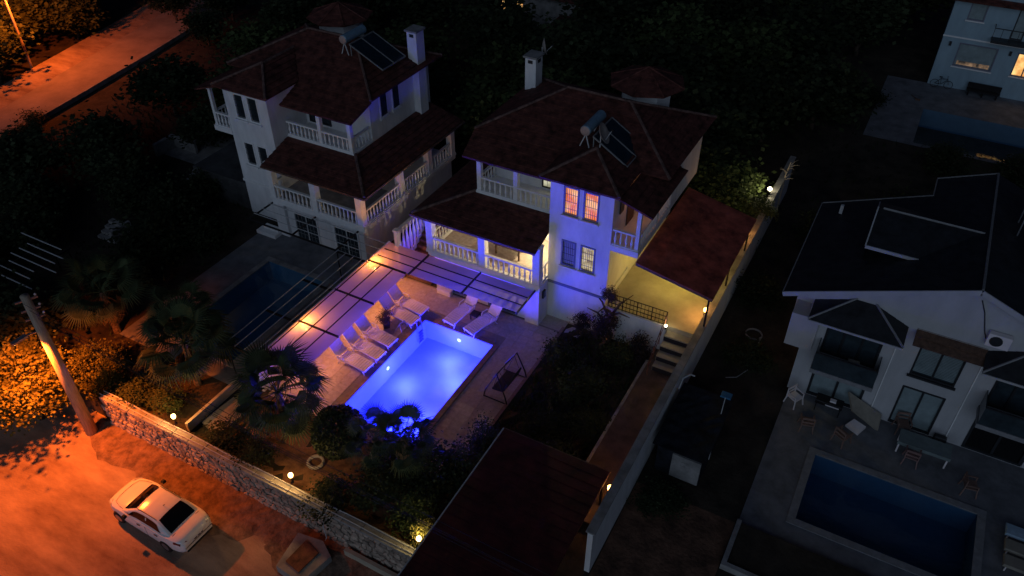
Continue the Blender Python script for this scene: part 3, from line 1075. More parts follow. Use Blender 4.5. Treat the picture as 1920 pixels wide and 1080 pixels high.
pn = thing('neighbour_pergola', 'bare metal pergola frame over the dark pool of the unlit villa', 'pergola', (-28, 26, 0))
for x in (-27.1, -26.5, -25.9, -25.3):
    MB().bar((x, 19.2, 2.36), (x, 28.3, 2.36), 0.04).build('rafter', M['palemetal'], pn)
for y in (28.9, 29.55, 30.2):
    MB().bar((-34.2, y, 2.36), (-24.95, y, 2.36), 0.035).build('rafter', M['palemetal'], pn)
for y in (19.2, 22.2, 25.2, 28.25):
    MB().bar((-27.2, y, 2.27), (-24.9, y, 2.27), 0.08, 0.12).build('beam', M['metal'], pn)
for x in (-27.3, -30.6, -34.1):
    MB().bar((x, 28.3, 2.27), (x, 30.5, 2.27), 0.07, 0.10).build('beam', M['metal'], pn)
MB().bar((-34.2, 28.3, 2.27), (-27.2, 28.3, 2.27), 0.07, 0.10).build('beam', M['metal'], pn)
for x, y in ((-27.2, 28.3), (-27.2, 19.3)):
    MB().bar((x, y, 0), (x, y, 2.2), 0.05).build('post', M['metal'], pn)
p3 = thing('far_left_pergola', 'row of thin pale rafters above the utility pole at the left edge', 'pergola', (-43, 19, 0))
for k, (x0, x1) in enumerate(((-42.4, -39.7), (-43.2, -40.6), (-42.9, -41.0), (-43.5, -39.8), (-43.5, -40.6), (-43.5, -40.6), (-44.8, -41.5))):
    MB().bar((x0 - 0.3, 17.3 + 0.54 * k, 2.34), (x1, 17.3 + 0.54 * k, 2.34), 0.05).build('rafter', M['palemetal'], p3)
for x in (-43.0, -41.3):
    MB().bar((x, 17.0, 2.24), (x, 21, 2.24), 0.07, 0.1).build('beam', M['metal'], p3)
for x, y in ((-43, 17.2), (-41.3, 17.2), (-43, 20.8), (-41.3, 20.8)):
    MB().bar((x, y, 0), (x, y, 2.2), 0.07).build('post', M['metal'], p3)

# small yards left of the unlit villa
for (nm, lab, x, y) in (('yard_steps', 'pale concrete steps in the dark yard left of the unlit villa', -43.6, 32.2), ('yard_steps', 'pale concrete steps beside the far left pergola', -43.3, 24.3)):
    o = thing(nm, lab, 'steps', (x, y, 0))
    for k in range(4):
        MB().box(x - 0.7, x + 0.7, y + 0.35 * k, y + 0.35 * (k + 1) + 0.02, 0, 0.18 * (k + 1)).build('step', M['concrete'], o)
    MB().box(x + 0.72, x + 0.95, y, y + 1.5, 0, 0.95).build('side_wall', M['concrete'], o)
structure('yard_path', rect_sheet(-50, -38.2, 34.2, 38.5, 0.01), M['concrete'])
yw = thing('yard_wall', 'low pale wall with a thin rail left of the unlit villa', 'wall', (-41, 34, 0))
MB().box(-43.8, -38.0, 33.9, 34.1, 0, 0.8).build('wall', M['concrete'], yw)
MB().bar((-43.8, 34.0, 1.15), (-37.6, 34.0, 1.15), 0.06).build('rail', M['palemetal'], yw)
yw = thing('yard_wall', 'short broken grey wall far left in the dark yard', 'wall', (-49, 34.8, 0))
MB().box(-49.1, -48.8, 33.7, 35.6, 0, 1.0).build('wall', M['concrete'], yw)
MB().box(-48.78, -46.6, 35.4, 35.6, 0, 1.0).build('wall', M['concrete'], yw)
yb = thing('yard_step', 'small white step block in front of the unlit villa', 'step', (-34.8, 29.9, 0))
MB().box(-35.3, -33.7, 29.7, 30.4, 0, 0.25, 0.02).build('block', M['trim'], yb)
MB().box(-35.0, -33.8, 30.1, 30.45, 0.25, 0.45, 0.02).build('tread', M['trim'], yb)


# ------------------------------------------------------------------ solar heaters and dishes on the roofs
def solar(name, label, o, run=2.3, rise=1.15):
    """o: lower edge x,z and y range; tank at the -x top"""
    t = local(thing(name, label, 'solar heater', o))
    f = MB()
    for y in (0, 1.2, 2.4):
        f.bar((0, y, 0), (-run, y, rise), 0.05, 0.07)
    f.bar((0, 0, 0), (0, 2.4, 0), 0.06, 0.08)
    f.bar((-run, 0, rise), (-run, 2.4, rise), 0.05, 0.07)
    f.bar((-run, 0.1, rise), (-run, 0.1, rise - 0.75), 0.05)
    f.bar((-run, 2.3, rise), (-run, 2.3, rise - 0.75), 0.05)
    f.build('frame', M['dimmetal'], t)
    for y0 in (0.06, 1.26):
        s = MB().slab([(-0.05, y0, 0.03), (-0.05, y0 + 1.08, 0.03), (-run * 0.975, y0 + 1.08, rise * 0.985), (-run * 0.975, y0, rise * 0.985)], 0.06)
        p = s.build('collector', M['solar'], t)
    tk = MB().tube([(-run - 0.45, -0.05, rise + 0.22), (-run - 0.45, 0.0, rise + 0.22), (-run - 0.45, 2.0, rise + 0.22), (-run - 0.45, 2.05, rise + 0.22)], [0.22, 0.28, 0.28, 0.22], 14)
    k = tk.build('tank', M['bluetank'], t)
    MB().tube([(-run - 0.45, -0.10, rise + 0.22), (-run - 0.45, -0.052, rise + 0.22)], [0.16, 0.26], 14).build('end_cap', M['tankcap'], k)
    for y in (0.1, 1.9):
        s = MB()
        s.bar((-run - 0.45, y, rise), (-run - 0.2, y, rise - 0.85), 0.05)
        s.bar((-run - 0.45, y, rise), (-run - 0.75, y, rise - 0.75), 0.05)
        s.build('stand', M['palemetal'], t)
    return t


def dish(label, loc, rot, r=0.55, group=None):
    t = local(thing('satellite_dish', label, 'satellite dish', loc, 0, group))
    prof = [(0.02, 0.0), (r * 0.4, 0.03), (r * 0.75, 0.10), (r, 0.19), (r * 1.02, 0.20), (r * 0.98, 0.205), (r * 0.72, 0.125), (r * 0.4, 0.05), (0.02, 0.02)]
    put('reflector', MB().lathe(prof, 16).mesh('reflector', True), M['dish'], t, None, rot).location = (0, 0, 0.75)
    MB().bar((0, 0, -0.1), (0, 0, 0.75), 0.05).build('mast', M['palemetal'], t)
    d = Euler(rot).to_matrix() @ Vector((0, 0, 1))
    up = Euler(rot).to_matrix() @ Vector((0, -0.4, 0.05))
    b = Vector((0, 0, 0.75))
    MB().bar(b + up, b + d * 0.62, 0.03).build('arm', M['palemetal'], t)
    MB().bar(b + d * 0.58, b + d * 0.68, 0.08).build('receiver', M['metal'], t)
    return t


solar('solar_water_heater', 'solar water heater with two dark panels on the lit villa roof', (-11.65, 33.5, 9.60), 1.95, 1.2)
solar('solar_water_heater', 'solar water heater with blue grey tank on the unlit villa roof', (-28.75, 36.4, 10.05), 2.35, 1.15)
dish('grey satellite dish in front of the tank on the lit villa roof', (-13.2, 33.5, 10.30), (R(62), 0, R(100)), 0.55)
dish('pale satellite dish seen edge on behind the lit villa chimney', (-20.3, 41.0, 10.75), (R(80), 0, R(118)), 0.5)
dish('dish on a bracket at the right roof edge of the dark roofed house', (8.0, 37.5, 9.3), (R(60), 0, R(-40)), 0.5)


# ------------------------------------------------------------------ dark roofed house on the right
def right_house():
    h = thing('duplex_house', 'white modern house with large charcoal roof behind the right hand pool', 'house', (4, 36, 0))
    w = MB()
    y = 32.3
    holes = [(3.65, 5.55, 0.05, 2.6), (3.68, 5.62, 3.4, 5.4), (-0.35, 2.2, 0.05, 2.45), (-0.35, 2.2, 3.0, 5.5), (7.0, 9.6, 0.05, 2.45), (7.0, 9.6, 3.0, 5.5)]
    w.wallY(-1.3, 11.5, 0, 6.0, y, holes, 0.25)
    w.box(-1.3, 11.5, y + 0.26, 40.3, 0, 6.2)
    w.box(-2.1, -1.302, 33.2, 40.2, 3.0, 6.2)
    w.box(-2.05, -0.75, 32.05, 33.19, 3.0, 5.0)
    # gable
    w.v += [(-2.0, 32.2, 6.0), (11.6, 32.2, 6.0), (11.6, 32.2, 6.45), (4.9, 32.2, 9.1), (-2.0, 32.2, 6.45)]
    k = len(w.v)
    w.f.append((k - 5, k - 4, k - 3, k - 2, k - 1))
    w.build('wall', M['greyplaster'], h)
    window(h, 3.65, 5.55, 0.05, 2.6, y, M['darkframe'], M['blind'], None, 2, False, 0.09, 'glazed_door')
    window(h, 3.68, 5.62, 3.4, 5.4, y, M['darkframe'], M['glass'], None, 2, True, 0.08, 'window', M['blind'])
    for x0 in (-0.35, 7.0):
        window(h, x0, x0 + 2.55, 0.05, 2.45, y, M['darkframe'], M['blind'] if x0 < 5 else M['carglass'], None, 2, False, 0.12, 'glazed_door')
        window(h, x0, x0 + 2.55, 3.0, 5.5, y, M['darkframe'], M['glass'], None, 3, False, 0.10, 'balcony_door')
        b = MB().box(x0 - 0.15, x0 + 2.75, 31.0, y, 2.62, 2.86)
        bo = b.build('balcony', M['palecurb'], h)
        gl = MB()
        gl.box(x0 - 0.12, x0 + 2.72, 31.02, 31.06, 2.88, 3.85)
        gl.box(x0 - 0.12, x0 - 0.08, 31.062, y - 0.01, 2.88, 3.85)
        gl.box(x0 + 2.68, x0 + 2.72, 31.062, y - 0.01, 2.88, 3.85)
        gl.build('balcony_glass', M['glass'], bo)
        rl = MB()
        rl.bar((x0 - 0.1, 31.04, 3.9), (x0 + 2.7, 31.04, 3.9), 0.06)
        rl.build('handrail', M['darkframe'], bo)
        pr = MB()
        e = 5.8
        L, Rr, F, B_ = x0 - 0.9, x0 + 3.25, 30.9, 32.28
        t0, t1 = (x0 + 0.9, B_, e + 0.95), (x0 + 1.6, B_, e + 0.95)
        roof_plane(pr, [(L, F, e), (Rr, F, e), t1, t0], 0.4, 0.012, 0.10)
        roof_plane(pr, [(L, B_, e + 0.25), (L, F, e), t0], 0.4, 0.012, 0.10)
        roof_plane(pr, [(Rr, F, e), (Rr, B_, e + 0.25), t1], 0.4, 0.012, 0.10)
        po = pr.build('porch_roof', M['blackroof'], h)
        c = MB()
        c.tube([(L, F, e + 0.03), Vector(t0) + Vector((0, 0, 0.03))], 0.055, 5)
        c.tube([(Rr, F, e + 0.03), Vector(t1) + Vector((0, 0, 0.03))], 0.055, 5)
        c.build('hip_cap', M['dimmetal'], po)
        MB().bar((L, F - 0.03, e - 0.06), (Rr, F - 0.03, e - 0.06), 0.05, 0.10).build('fascia', M['greyplaster'], po)
    eb = MB()
    roof_plane(eb, [(3.25, 31.45, 5.72), (6.15, 31.45, 5.72), (6.15, 32.29, 6.12), (3.25, 32.29, 6.12)], 0.42, 0.05, 0.08)
    eb.build('window_eave', M['brownwood'], h)
    r = MB()
    E = 6.25
    rz = 9.25
    roof_plane(r, [(-2.65, 31.7, E), (4.9, 31.7, rz), (4.9, 42.4, rz), (2.35, 42.4, 8.23), (2.35, 40.5, 8.23), (-2.65, 40.5, E)], 0.5, 0.012, 0.12)
    roof_plane(r, [(4.9, 31.7, rz), (12.4, 31.7, E), (12.4, 42.4, E), (4.9, 42.4, rz)], 0.5, 0.012, 0.12)
    ro = r.build('roof', M['blackroof'], h)
    d = MB()
    zf, zr = 8.22, 9.12
    roof_plane(d, [(0.1, 34.4, zf), (2.35, 34.4, zf), (4.7, 36.5, zr), (0.1, 36.5, zr)], 0.5, 0.012, 0.10)
    roof_plane(d, [(0.1, 38.6, zf), (2.35, 38.6, zf), (4.7, 36.5, zr), (0.1, 36.5, zr)], 0.5, 0.012, 0.10)
    d.v += [(0.14, 34.5, zf - 0.1), (0.14, 38.5, zf - 0.1), (0.14, 36.5, zr - 0.1), (0.14, 38.5, 7.2), (0.14, 34.5, 7.2)]
    k = len(d.v)
    d.f.append((k - 1, k - 5, k - 3, k - 4, k - 2))
    do = d.build('roof_dormer', M['blackroof'], h)
    f = MB()
    f.bar((-2.68, 31.66, E - 0.05), (4.9, 31.66, rz - 0.05), 0.06, 0.24)
    f.bar((4.9, 31.66, rz - 0.05), (12.4, 31.66, E - 0.05), 0.06, 0.24)
    f.build('fascia', M['greyplaster'], ro)
    f = MB()
    f.bar((-2.7, 31.7, E + 0.02), (-2.7, 40.5, E + 0.02), 0.05, 0.06)
    f.bar((-2.65, 40.52, E), (2.35, 40.52, 8.23), 0.05, 0.12)
    f.bar((2.35, 40.5, 8.26), (2.35, 42.4, 8.26), 0.05, 0.10)
    f.bar((2.35, 42.42, 8.23), (4.9, 42.42, rz), 0.05, 0.12)
    f.build('verge_trim', M['dimmetal'], ro)
    f = MB()
    f.bar((0.07, 34.37, zf - 0.04), (2.4, 34.37, zf - 0.04), 0.06, 0.16)
    f.bar((0.07, 34.4, zf), (0.07, 36.5, zr), 0.06, 0.10)
    f.bar((0.07, 38.6, zf), (0.07, 36.5, zr), 0.06, 0.10)
    f.build('fascia', M['greyplaster'], do)
    f = MB()
    f.tube([(0.3, 36.5, zr + 0.03), (4.7, 36.5, zr + 0.03)], 0.06, 5)
    f.build('ridge_cap', M['dimmetal'], do)
    f = MB()
    f.tube([(4.9, 31.75, rz + 0.03), (4.9, 42.4, rz + 0.03)], 0.06, 5)
    f.build('ridge_cap', M['dimmetal'], ro)
    MB().bar((-1.6, 39.2, 6.7), (-1.6, 39.2, 7.2), 0.16).build('vent_pipe', M['palemetal'], ro)
    for x in (2.75, 6.25):
        MB().bar((x, 32.27, 0.0), (x, 32.27, 5.7), 0.05).build('downpipe', M['trim'], h)
    return h


right_house()
ac = thing('air_conditioner', 'outdoor air conditioner unit on the right house gable', 'air conditioner', (6.2, 32.0, 6.6))
MB().box(5.85, 6.75, 31.85, 32.15, 6.55, 7.2, 0.02).build('case', M['plastic'], ac)
put('fan_grille', MB().lathe([(0.26, 0), (0.26, 0.02), (0.06, 0.035)], 14).mesh('fan_grille'), M['darkframe'], ac, (6.2, 31.85, 6.88), (PI / 2, 0, 0))
MB().tube([(5.85, 32.1, 6.7), (5.7, 32.15, 7.0), (5.4, 32.17, 7.9), (5.1, 32.17, 8.5)], 0.025, 5).build('pipe', M['darkframe'], ac)
so = local(thing('rooftop_tank', 'white water tank on metal legs at the top right roof edge', 'water tank', (6.4, 37.6, 9.0)))
MB().tube([(0, -0.2, 1.3), (0, 0, 1.3), (0, 1.4, 1.3), (0, 1.6, 1.3)], [0.2, 0.42, 0.42, 0.2], 14).build('tank', M['palemetal'], so)
s_ = MB()
for x in (-0.3, 0.3):
    for y in (0.1, 1.3):
        s_.bar((x, y, -0.6), (x, y, 1.1), 0.06)
s_.build('leg', M['greymetal'], so)
MB().slab([(0.3, -2.6, -0.2), (2.4, -2.6, -0.2), (2.4, -0.2, 1.0), (0.3, -0.2, 1.0)], 0.06).build('collector', M['bluetank'], so)


# ------------------------------------------------------------------ far houses
def far_house():
    h = thing('far_villa', 'pale blue looking villa at the top right with one golden window', 'house', (6, 79, 0))
    w = MB()
    y = 75.5
    hl = [(2.0, 5.0, 1.95, 3.97), (6.45, 9.0, 1.95, 3.95), (1.85, 3.15, 5.9, 8.4), (5.4, 6.3, 4.9, 7.4)]
    w.wallY(0.6, 14, 0, 7.6, y, hl, 0.25)
    w.box(0.6, 14, y + 0.26, 84, 0, 7.6)
    w.build('wall', M['blueplaster'], h)
    window(h, 2.0, 5.0, 1.95, 3.97, y, M['greytrim'], M['blind'], None, 1, True, 0.10)
    MB().box(2.25, 4.75, y + 0.06, y + 0.085, 2.10, 2.42).build('lit_gap', M['win_low'], h)
    window(h, 6.45, 9.0, 1.95, 3.95, y, M['greytrim'], M['win_gold'], None, 3, True, 0.10)
    window(h, 1.85, 3.15, 5.9, 8.4, y, M['greytrim'], M['blind'], None, 1, True, 0.10)
    window(h, 5.4, 6.3, 4.9, 7.4, y, M['darkframe'], M['blind'], None, 1, False, 0.08, 'balcony_door')
    b = MB().box(4.1, 9.0, 74.5, y, 4.68, 4.88)
    bo = b.build('balcony', M['darkframe'], h)
    r = MB()
    r.bar((4.1, 74.52, 5.9), (9.0, 74.52, 5.9), 0.06)
    r.bar((4.1, 74.52, 5.9), (4.1, y, 5.9), 0.06)
    for k in range(9): r.bar((4.1 + k * 0.6, 74.52, 4.88), (4.1 + k * 0.6, 74.52, 5.9), 0.035)
    r.build('balcony_rail', M['darkframe'], bo)
    MB().box(0.55, 14.05, y - 0.05, y - 0.003, 4.3, 4.42).build('string_course', M['trim'], h)
    rr = MB()
    roof_plane(rr, [(0.0, 74.8, 7.55), (15, 74.8, 7.55), (15, 80, 9.6), (5.2, 80, 9.6)], 0.4)
    roof_plane(rr, [(0.0, 74.8, 7.55), (5.2, 80, 9.6), (0.0, 85, 7.55)], 0.4)
    rr.build('roof', M['tile'], h)
    for x in (1.3, 5.9):
        MB().box(x - 0.1, x + 0.1, y - 0.15, y - 0.004, 3.6, 3.95, 0.02).build('wall_lamp', M['darkframe'], h)
    return h


far_house()
bi = local(thing('bicycle', 'dark bicycle leaning at the foot of the far villa wall', 'bicycle', (1.7, 75.0, 0), R(4)))
for x in (-0.55, 0.55):
    tr_ = MB()
    ring = [(x + 0.34 * math.cos(a), 0, 0.36 + 0.34 * math.sin(a)) for a in np.linspace(0, 2 * PI, 17)]
    tr_.tube(ring, 0.025, 5, False)
    wo = tr_.build('wheel', M['tyre'], bi)
    sp_ = MB()
    for a in np.linspace(0, PI, 5)[:-1]:
        sp_.bar((x + 0.32 * math.cos(a), 0, 0.36 + 0.32 * math.sin(a)), (x - 0.32 * math.cos(a), 0, 0.36 - 0.32 * math.sin(a)), 0.008)
    sp_.build('spoke', M['greymetal'], wo)
fr = MB()
for a, b in (((-0.55, 0, 0.36), (-0.15, 0, 0.85)), ((-0.55, 0, 0.36), (-0.05, 0, 0.34)), ((-0.05, 0, 0.34), (-0.18, 0, 0.95)), ((-0.15, 0, 0.82), (0.36, 0, 0.86)), ((-0.05, 0, 0.34), (0.38, 0, 0.80)), ((0.33, 0, 1.0), (0.55, 0, 0.36))):
    fr.bar(a, b, 0.04)
fr.build('frame', M['metal'], bi)
MB().bar((0.33, -0.28, 1.03), (0.33, 0.28, 1.03), 0.035).build('handlebar', M['metal'], bi)
MB().box(-0.32, -0.06, -0.07, 0.07, 0.95, 1.01, 0.02).build('saddle', M['tyre'], bi)
be = thing('garden_bench', 'long dark bench under the big window of the far villa', 'bench', (5.0, 74.8, 0))
MB().box(3.7, 6.3, 74.5, 75.1, 0.40, 0.50).build('seat', M['metal'], be)
MB().box(3.7, 6.3, 75.12, 75.2, 0.5, 0.95).build('backrest', M['metal'], be)
for x in (3.9, 5.0, 6.1): MB().box(x - 0.06, x + 0.06, 74.55, 75.05, 0, 0.398).build('leg', M['metal'], be)
br = thing('broom', 'small thin broom lying on the far patio', 'broom', (0.2, 71.5, 0))
MB().bar((-0.3, 72.2, 0.06), (0.2, 71.6, 0.06), 0.04).build('stick', M['brownwood'], br)
MB().box(0.1, 0.5, 71.35, 71.6, 0.01, 0.12, 0.02).build('head', M['brownwood'], br)

th = thing('distant_house', 'dark distant house with two small golden windows at the top edge', 'house', (-36, 74, 0))
w = MB()
w.wallY(-42.5, -31, 0, 3.4, 70.8, [(-40.3, -39.2, 1.0, 2.4), (-38.4, -37.3, 1.0, 2.4)], 0.2)
w.box(-42.5, -31, 71.02, 78, 0, 3.4)
w.build('wall', M['concrete'], th)
for x in (-40.3, -38.4): window(th, x, x + 1.1, 1.0, 2.4, 70.8, M['trim'], M['win_gold'], None, 2, True, 0.06)
w = MB()
roof_plane(w, [(-43.3, 70.0, 3.35), (-30.2, 70.0, 3.35), (-34, 74.5, 5.2), (-39.5, 74.5, 5.2)], 0.4)
roof_plane(w, [(-30.2, 70.0, 3.35), (-30.2, 79, 3.35), (-34, 74.5, 5.2)], 0.4)
w.build('roof', M['tile'], th)
ann = thing('distant_annex', 'faint grey annex wall right of the distant house', 'shed', (-31, 66, 0))
MB().box(-31.6, -29.6, 65.5, 68, 0, 2.4).build('wall', M['concrete'], ann)
MB().slab([(-32, 65, 2.42), (-29.2, 65, 2.42), (-29.2, 68.4, 2.7), (-32, 68.4, 2.7)], 0.1).build('roof', M['tile'], ann)


# ------------------------------------------------------------------ front carport roof and yard right of the boundary wall
fc = thing('front_carport', 'large dark maroon carport roof at the bottom centre beside the stone wall', 'carport', (-9, 17, 0))
cm = MB()
roof_plane(cm, [(-11.75, 12.4, 2.45), (-11.75, 20.85, 2.55), (-6.6, 20.85, 2.55), (-6.6, 12.4, 2.45)], 0.5, 0.012, 0.06)
cm.build('roof', M['rediron'], fc)
MB().bar((-11.8, 12.4, 2.43), (-11.8, 20.85, 2.53), 0.05, 0.07).build('edge_trim', M['palemetal'], fc)
MB().bar((-11.8, 20.88, 2.50), (-6.6, 20.88, 2.50), 0.05, 0.10).build('fascia', M['brownwood'], fc)
for x in (-11.6, -6.8):
    for y in (14.9, 20.6):
        MB().bar((x, y, 0.0), (x, y, 2.42), 0.10).build('post', M['metal'], fc)
sh = thing('tarpaulin_shed', 'low shed under a black tarpaulin right of the boundary wall', 'shed', (-4.5, 26, 0))
mb = MB()
ga = rect_sheet(-5.75, -3.25, 23.9, 28.3, 1.75, 8, 12, 0.025, 9)
ga.build('tarpaulin', M['tarp'], sh)
MB().box(-5.5, -3.4, 24.0, 28.0, 0, 1.66).build('body', M['tarp'], sh)
MB().box(-4.75, -3.42, 23.9, 23.99, 0.1, 1.6).build('front_panel', M['concrete'], sh)
mk = MB()
mk.bar((-4.3, 23.88, 1.25), (-4.0, 23.88, 1.3), 0.01, 0.05)
mk.bar((-4.3, 23.88, 1.0), (-4.1, 23.88, 1.05), 0.01, 0.06)
mk.build('stain', M['concrete'], sh)
bk = local(thing('pool_net', 'blue headed pool net on a long pale pole standing right of the shed', 'pool net', (-3.35, 25.9, 0)))
MB().bar((0, -0.6, 0.5), (-0.25, 1.9, 2.2), 0.035).build('pole', M['palemetal'], bk)
MB().box(-0.5, 0.0, 1.9, 2.3, 2.15, 2.23, 0.02).build('net_head', M['bluething'], bk)
MB().bar((-0.28, 1.0, 1.58), (0.05, 0.98, 1.58), 0.05).build('clamp', M['palemetal'], bk)
ho = thing('garden_hose', 'coiled garden hose lying on the dark passage by the right house', 'hose', (-3.9, 35.4, 0.03))
pts = [(-3.9 + 0.45 * math.cos(a), 35.4 + 0.45 * math.sin(a), 0.04 + 0.004 * k) for k, a in enumerate(np.linspace(0, 4 * PI, 36))]
pts += [(-3.5, 34.6, 0.04), (-3.55, 33.6, 0.04), (-3.4, 32.6, 0.04), (-3.8, 31.7, 0.04), (-4.3, 31.4, 0.04)]
MB().tube(pts, 0.03, 5).build('tube', M['concrete'], ho)
ho2 = thing('bent_pipe', 'pale bent pipe end arching over the shed corner beside the wall', 'pipe', (-5.9, 29, 0))
MB().tube([(-5.8, 27.6, 1.9), (-5.75, 27.9, 2.4), (-5.5, 28.2, 2.5), (-5.3, 28.3, 2.4)], 0.04, 6).build('tube', M['palemetal'], ho2)
pl = thing('planter', 'dark planter bed edged in pale stone at the bottom right corner', 'planter', (2, 21.9, 0))
pb = MB()
pb.box(-1.25, -1.05, 20.4, 22.9, 0, 0.35)
pb.box(-1.05, 9, 20.4, 20.6, 0, 0.35)
pb.build('edging', M['concrete'], pl)
MB().box(-1.04, 9, 20.61, 22.88, 0, 0.2).build('soil', M['soil'], pl)
structure('side_lane', rect_sheet(-5.9, -1.3, 14.7, 22.9, 0.004), M['redsoil'])


# ------------------------------------------------------------------ patio furniture, right
def patio_chair(label, loc, rz, m, group='chairs on the right patio'):
    t = local(thing('patio_chair', label, 'chair', loc, rz, group))
    MB().box(-0.25, 0.25, -0.25, 0.25, 0.42, 0.46).build('seat', m, t)
    b = MB()
    b.box(-0.25, 0.25, 0.22, 0.25, 0.78, 0.90)
    b.box(-0.25, 0.25, 0.22, 0.25, 0.58, 0.66)
    b.build('backrest', m, t)
    for sx in (-1, 1):
        for sy in (-1, 1):
            MB().bar((sx * 0.23, sy * 0.23, 0.42), (sx * 0.29, sy * 0.29, 0), 0.045).build('leg', m, t)
        MB().bar((sx * 0.25, 0.24, 0.42), (sx * 0.25, 0.24, 0.9), 0.04).build('back_post', m, t)
        MB().box(sx * 0.26 - 0.03, sx * 0.26 + 0.03, -0.24, 0.22, 0.64, 0.67).build('armrest', m, t)
        MB().bar((sx * 0.26, -0.22, 0.44), (sx * 0.26, -0.22, 0.64), 0.035).build('arm_post', m, t)
    t.scale = (1.15, 1.15, 1.1)
    return t


patio_chair('brown chair nearest the left corner of the right hand pool', (0.16, 29.9, 0), R(195), M['brownplastic'])
patio_chair('brown chair between the corner chair and the leaning board', (1.86, 29.85, 0), R(150), M['brownplastic'])
patio_chair('pinkish chair tucked under the cloth covered table', (4.95, 30.15, 0), R(180), mat('pink_brown_plastic', (0.22, 0.13, 0.12), 0.5))
patio_chair('brown chair behind the table in front of the glazed door', (4.3, 32.0, 0), R(20), M['brownplastic'])
patio_chair('dim brown chair right of the table on the patio', (7.5, 29.6, 0), R(100), M['brownplastic'])
patio_chair('white plastic chair at the house corner on the patio', (-0.75, 31.3, 0), R(60), M['plastic'])
tb_ = thing('patio_table', 'long table under a grey green cloth on the right patio', 'table', (5.4, 31, 0))
MB().box(4.22, 6.5, 30.45, 31.35, 0.72, 0.76).build('tabletop', M['cloth'], tb_)
for x in (4.3, 6.42):
    for y in (30.52, 31.28): MB().bar((x, y, 0), (x, y, 0.72), 0.07).build('leg', M['plastic'], tb_)
MB().box(4.2, 6.52, 30.43, 30.445, 0.58, 0.765).build('cloth_drop', M['cloth'], tb_)
lb = thing('leaning_board', 'long beige board tilted against the right house wall', 'board', (2.7, 31.8, 0))
MB().slab([(1.95, 31.45, 0.75), (1.55, 32.1, 1.25), (3.3, 32.15, 0.45), (3.35, 31.4, 0.05)], 0.14).build('board', M['cardboard'], lb)
bx = thing('cushion_box', 'white square cushion lying at the end of the leaning board', 'cushion', (2.2, 30.9, 0))
MB().slab([(1.85, 30.75, 0.32), (2.15, 31.25, 0.42), (2.75, 31.0, 0.42), (2.5, 30.45, 0.30)], 0.14).build('pad', M['plastic'], bx)
gr = thing('barbecue', 'dark barbecue with clutter by the left glazed door of the right house', 'barbecue', (0.9, 31.6, 0))
MB().box(0.2, 1.5, 31.3, 31.9, 0.55, 0.75, 0.03).build('tray', M['metal'], gr)
for x in (0.28, 1.42):
    for y in (31.36, 31.84): MB().bar((x, y, 0), (x, y, 0.55), 0.04).build('leg', M['metal'], gr)
MB().box(0.85, 1.15, 31.45, 31.7, 0.76, 0.84, 0.03).build('plate', M['plastic'], gr)
MB().box(0.7, 1.35, 31.28, 31.298, 0.6, 0.66).build('handle', M['plastic'], gr)
cb_ = thing('balcony_carton', 'beige carton on the balcony of the right house', 'carton', (1.2, 31.8, 2.87))
MB().box(1.0, 1.5, 31.5, 31.8, 2.87, 3.5).build('box', M['cardboard'], cb_)
MB().box(0.98, 1.52, 31.48, 31.82, 3.502, 3.53).build('flap', M['cardboard'], cb_)
MB().box(5.75, 6.3, 31.9, 32.2, 0.0, 0.45, 0.05).build('x', M['darkframe'])
o = COL.objects[-1]
o.name = 'storage_crate'
tag(o, 'dark low crate against the wall right of the patio table', 'crate')


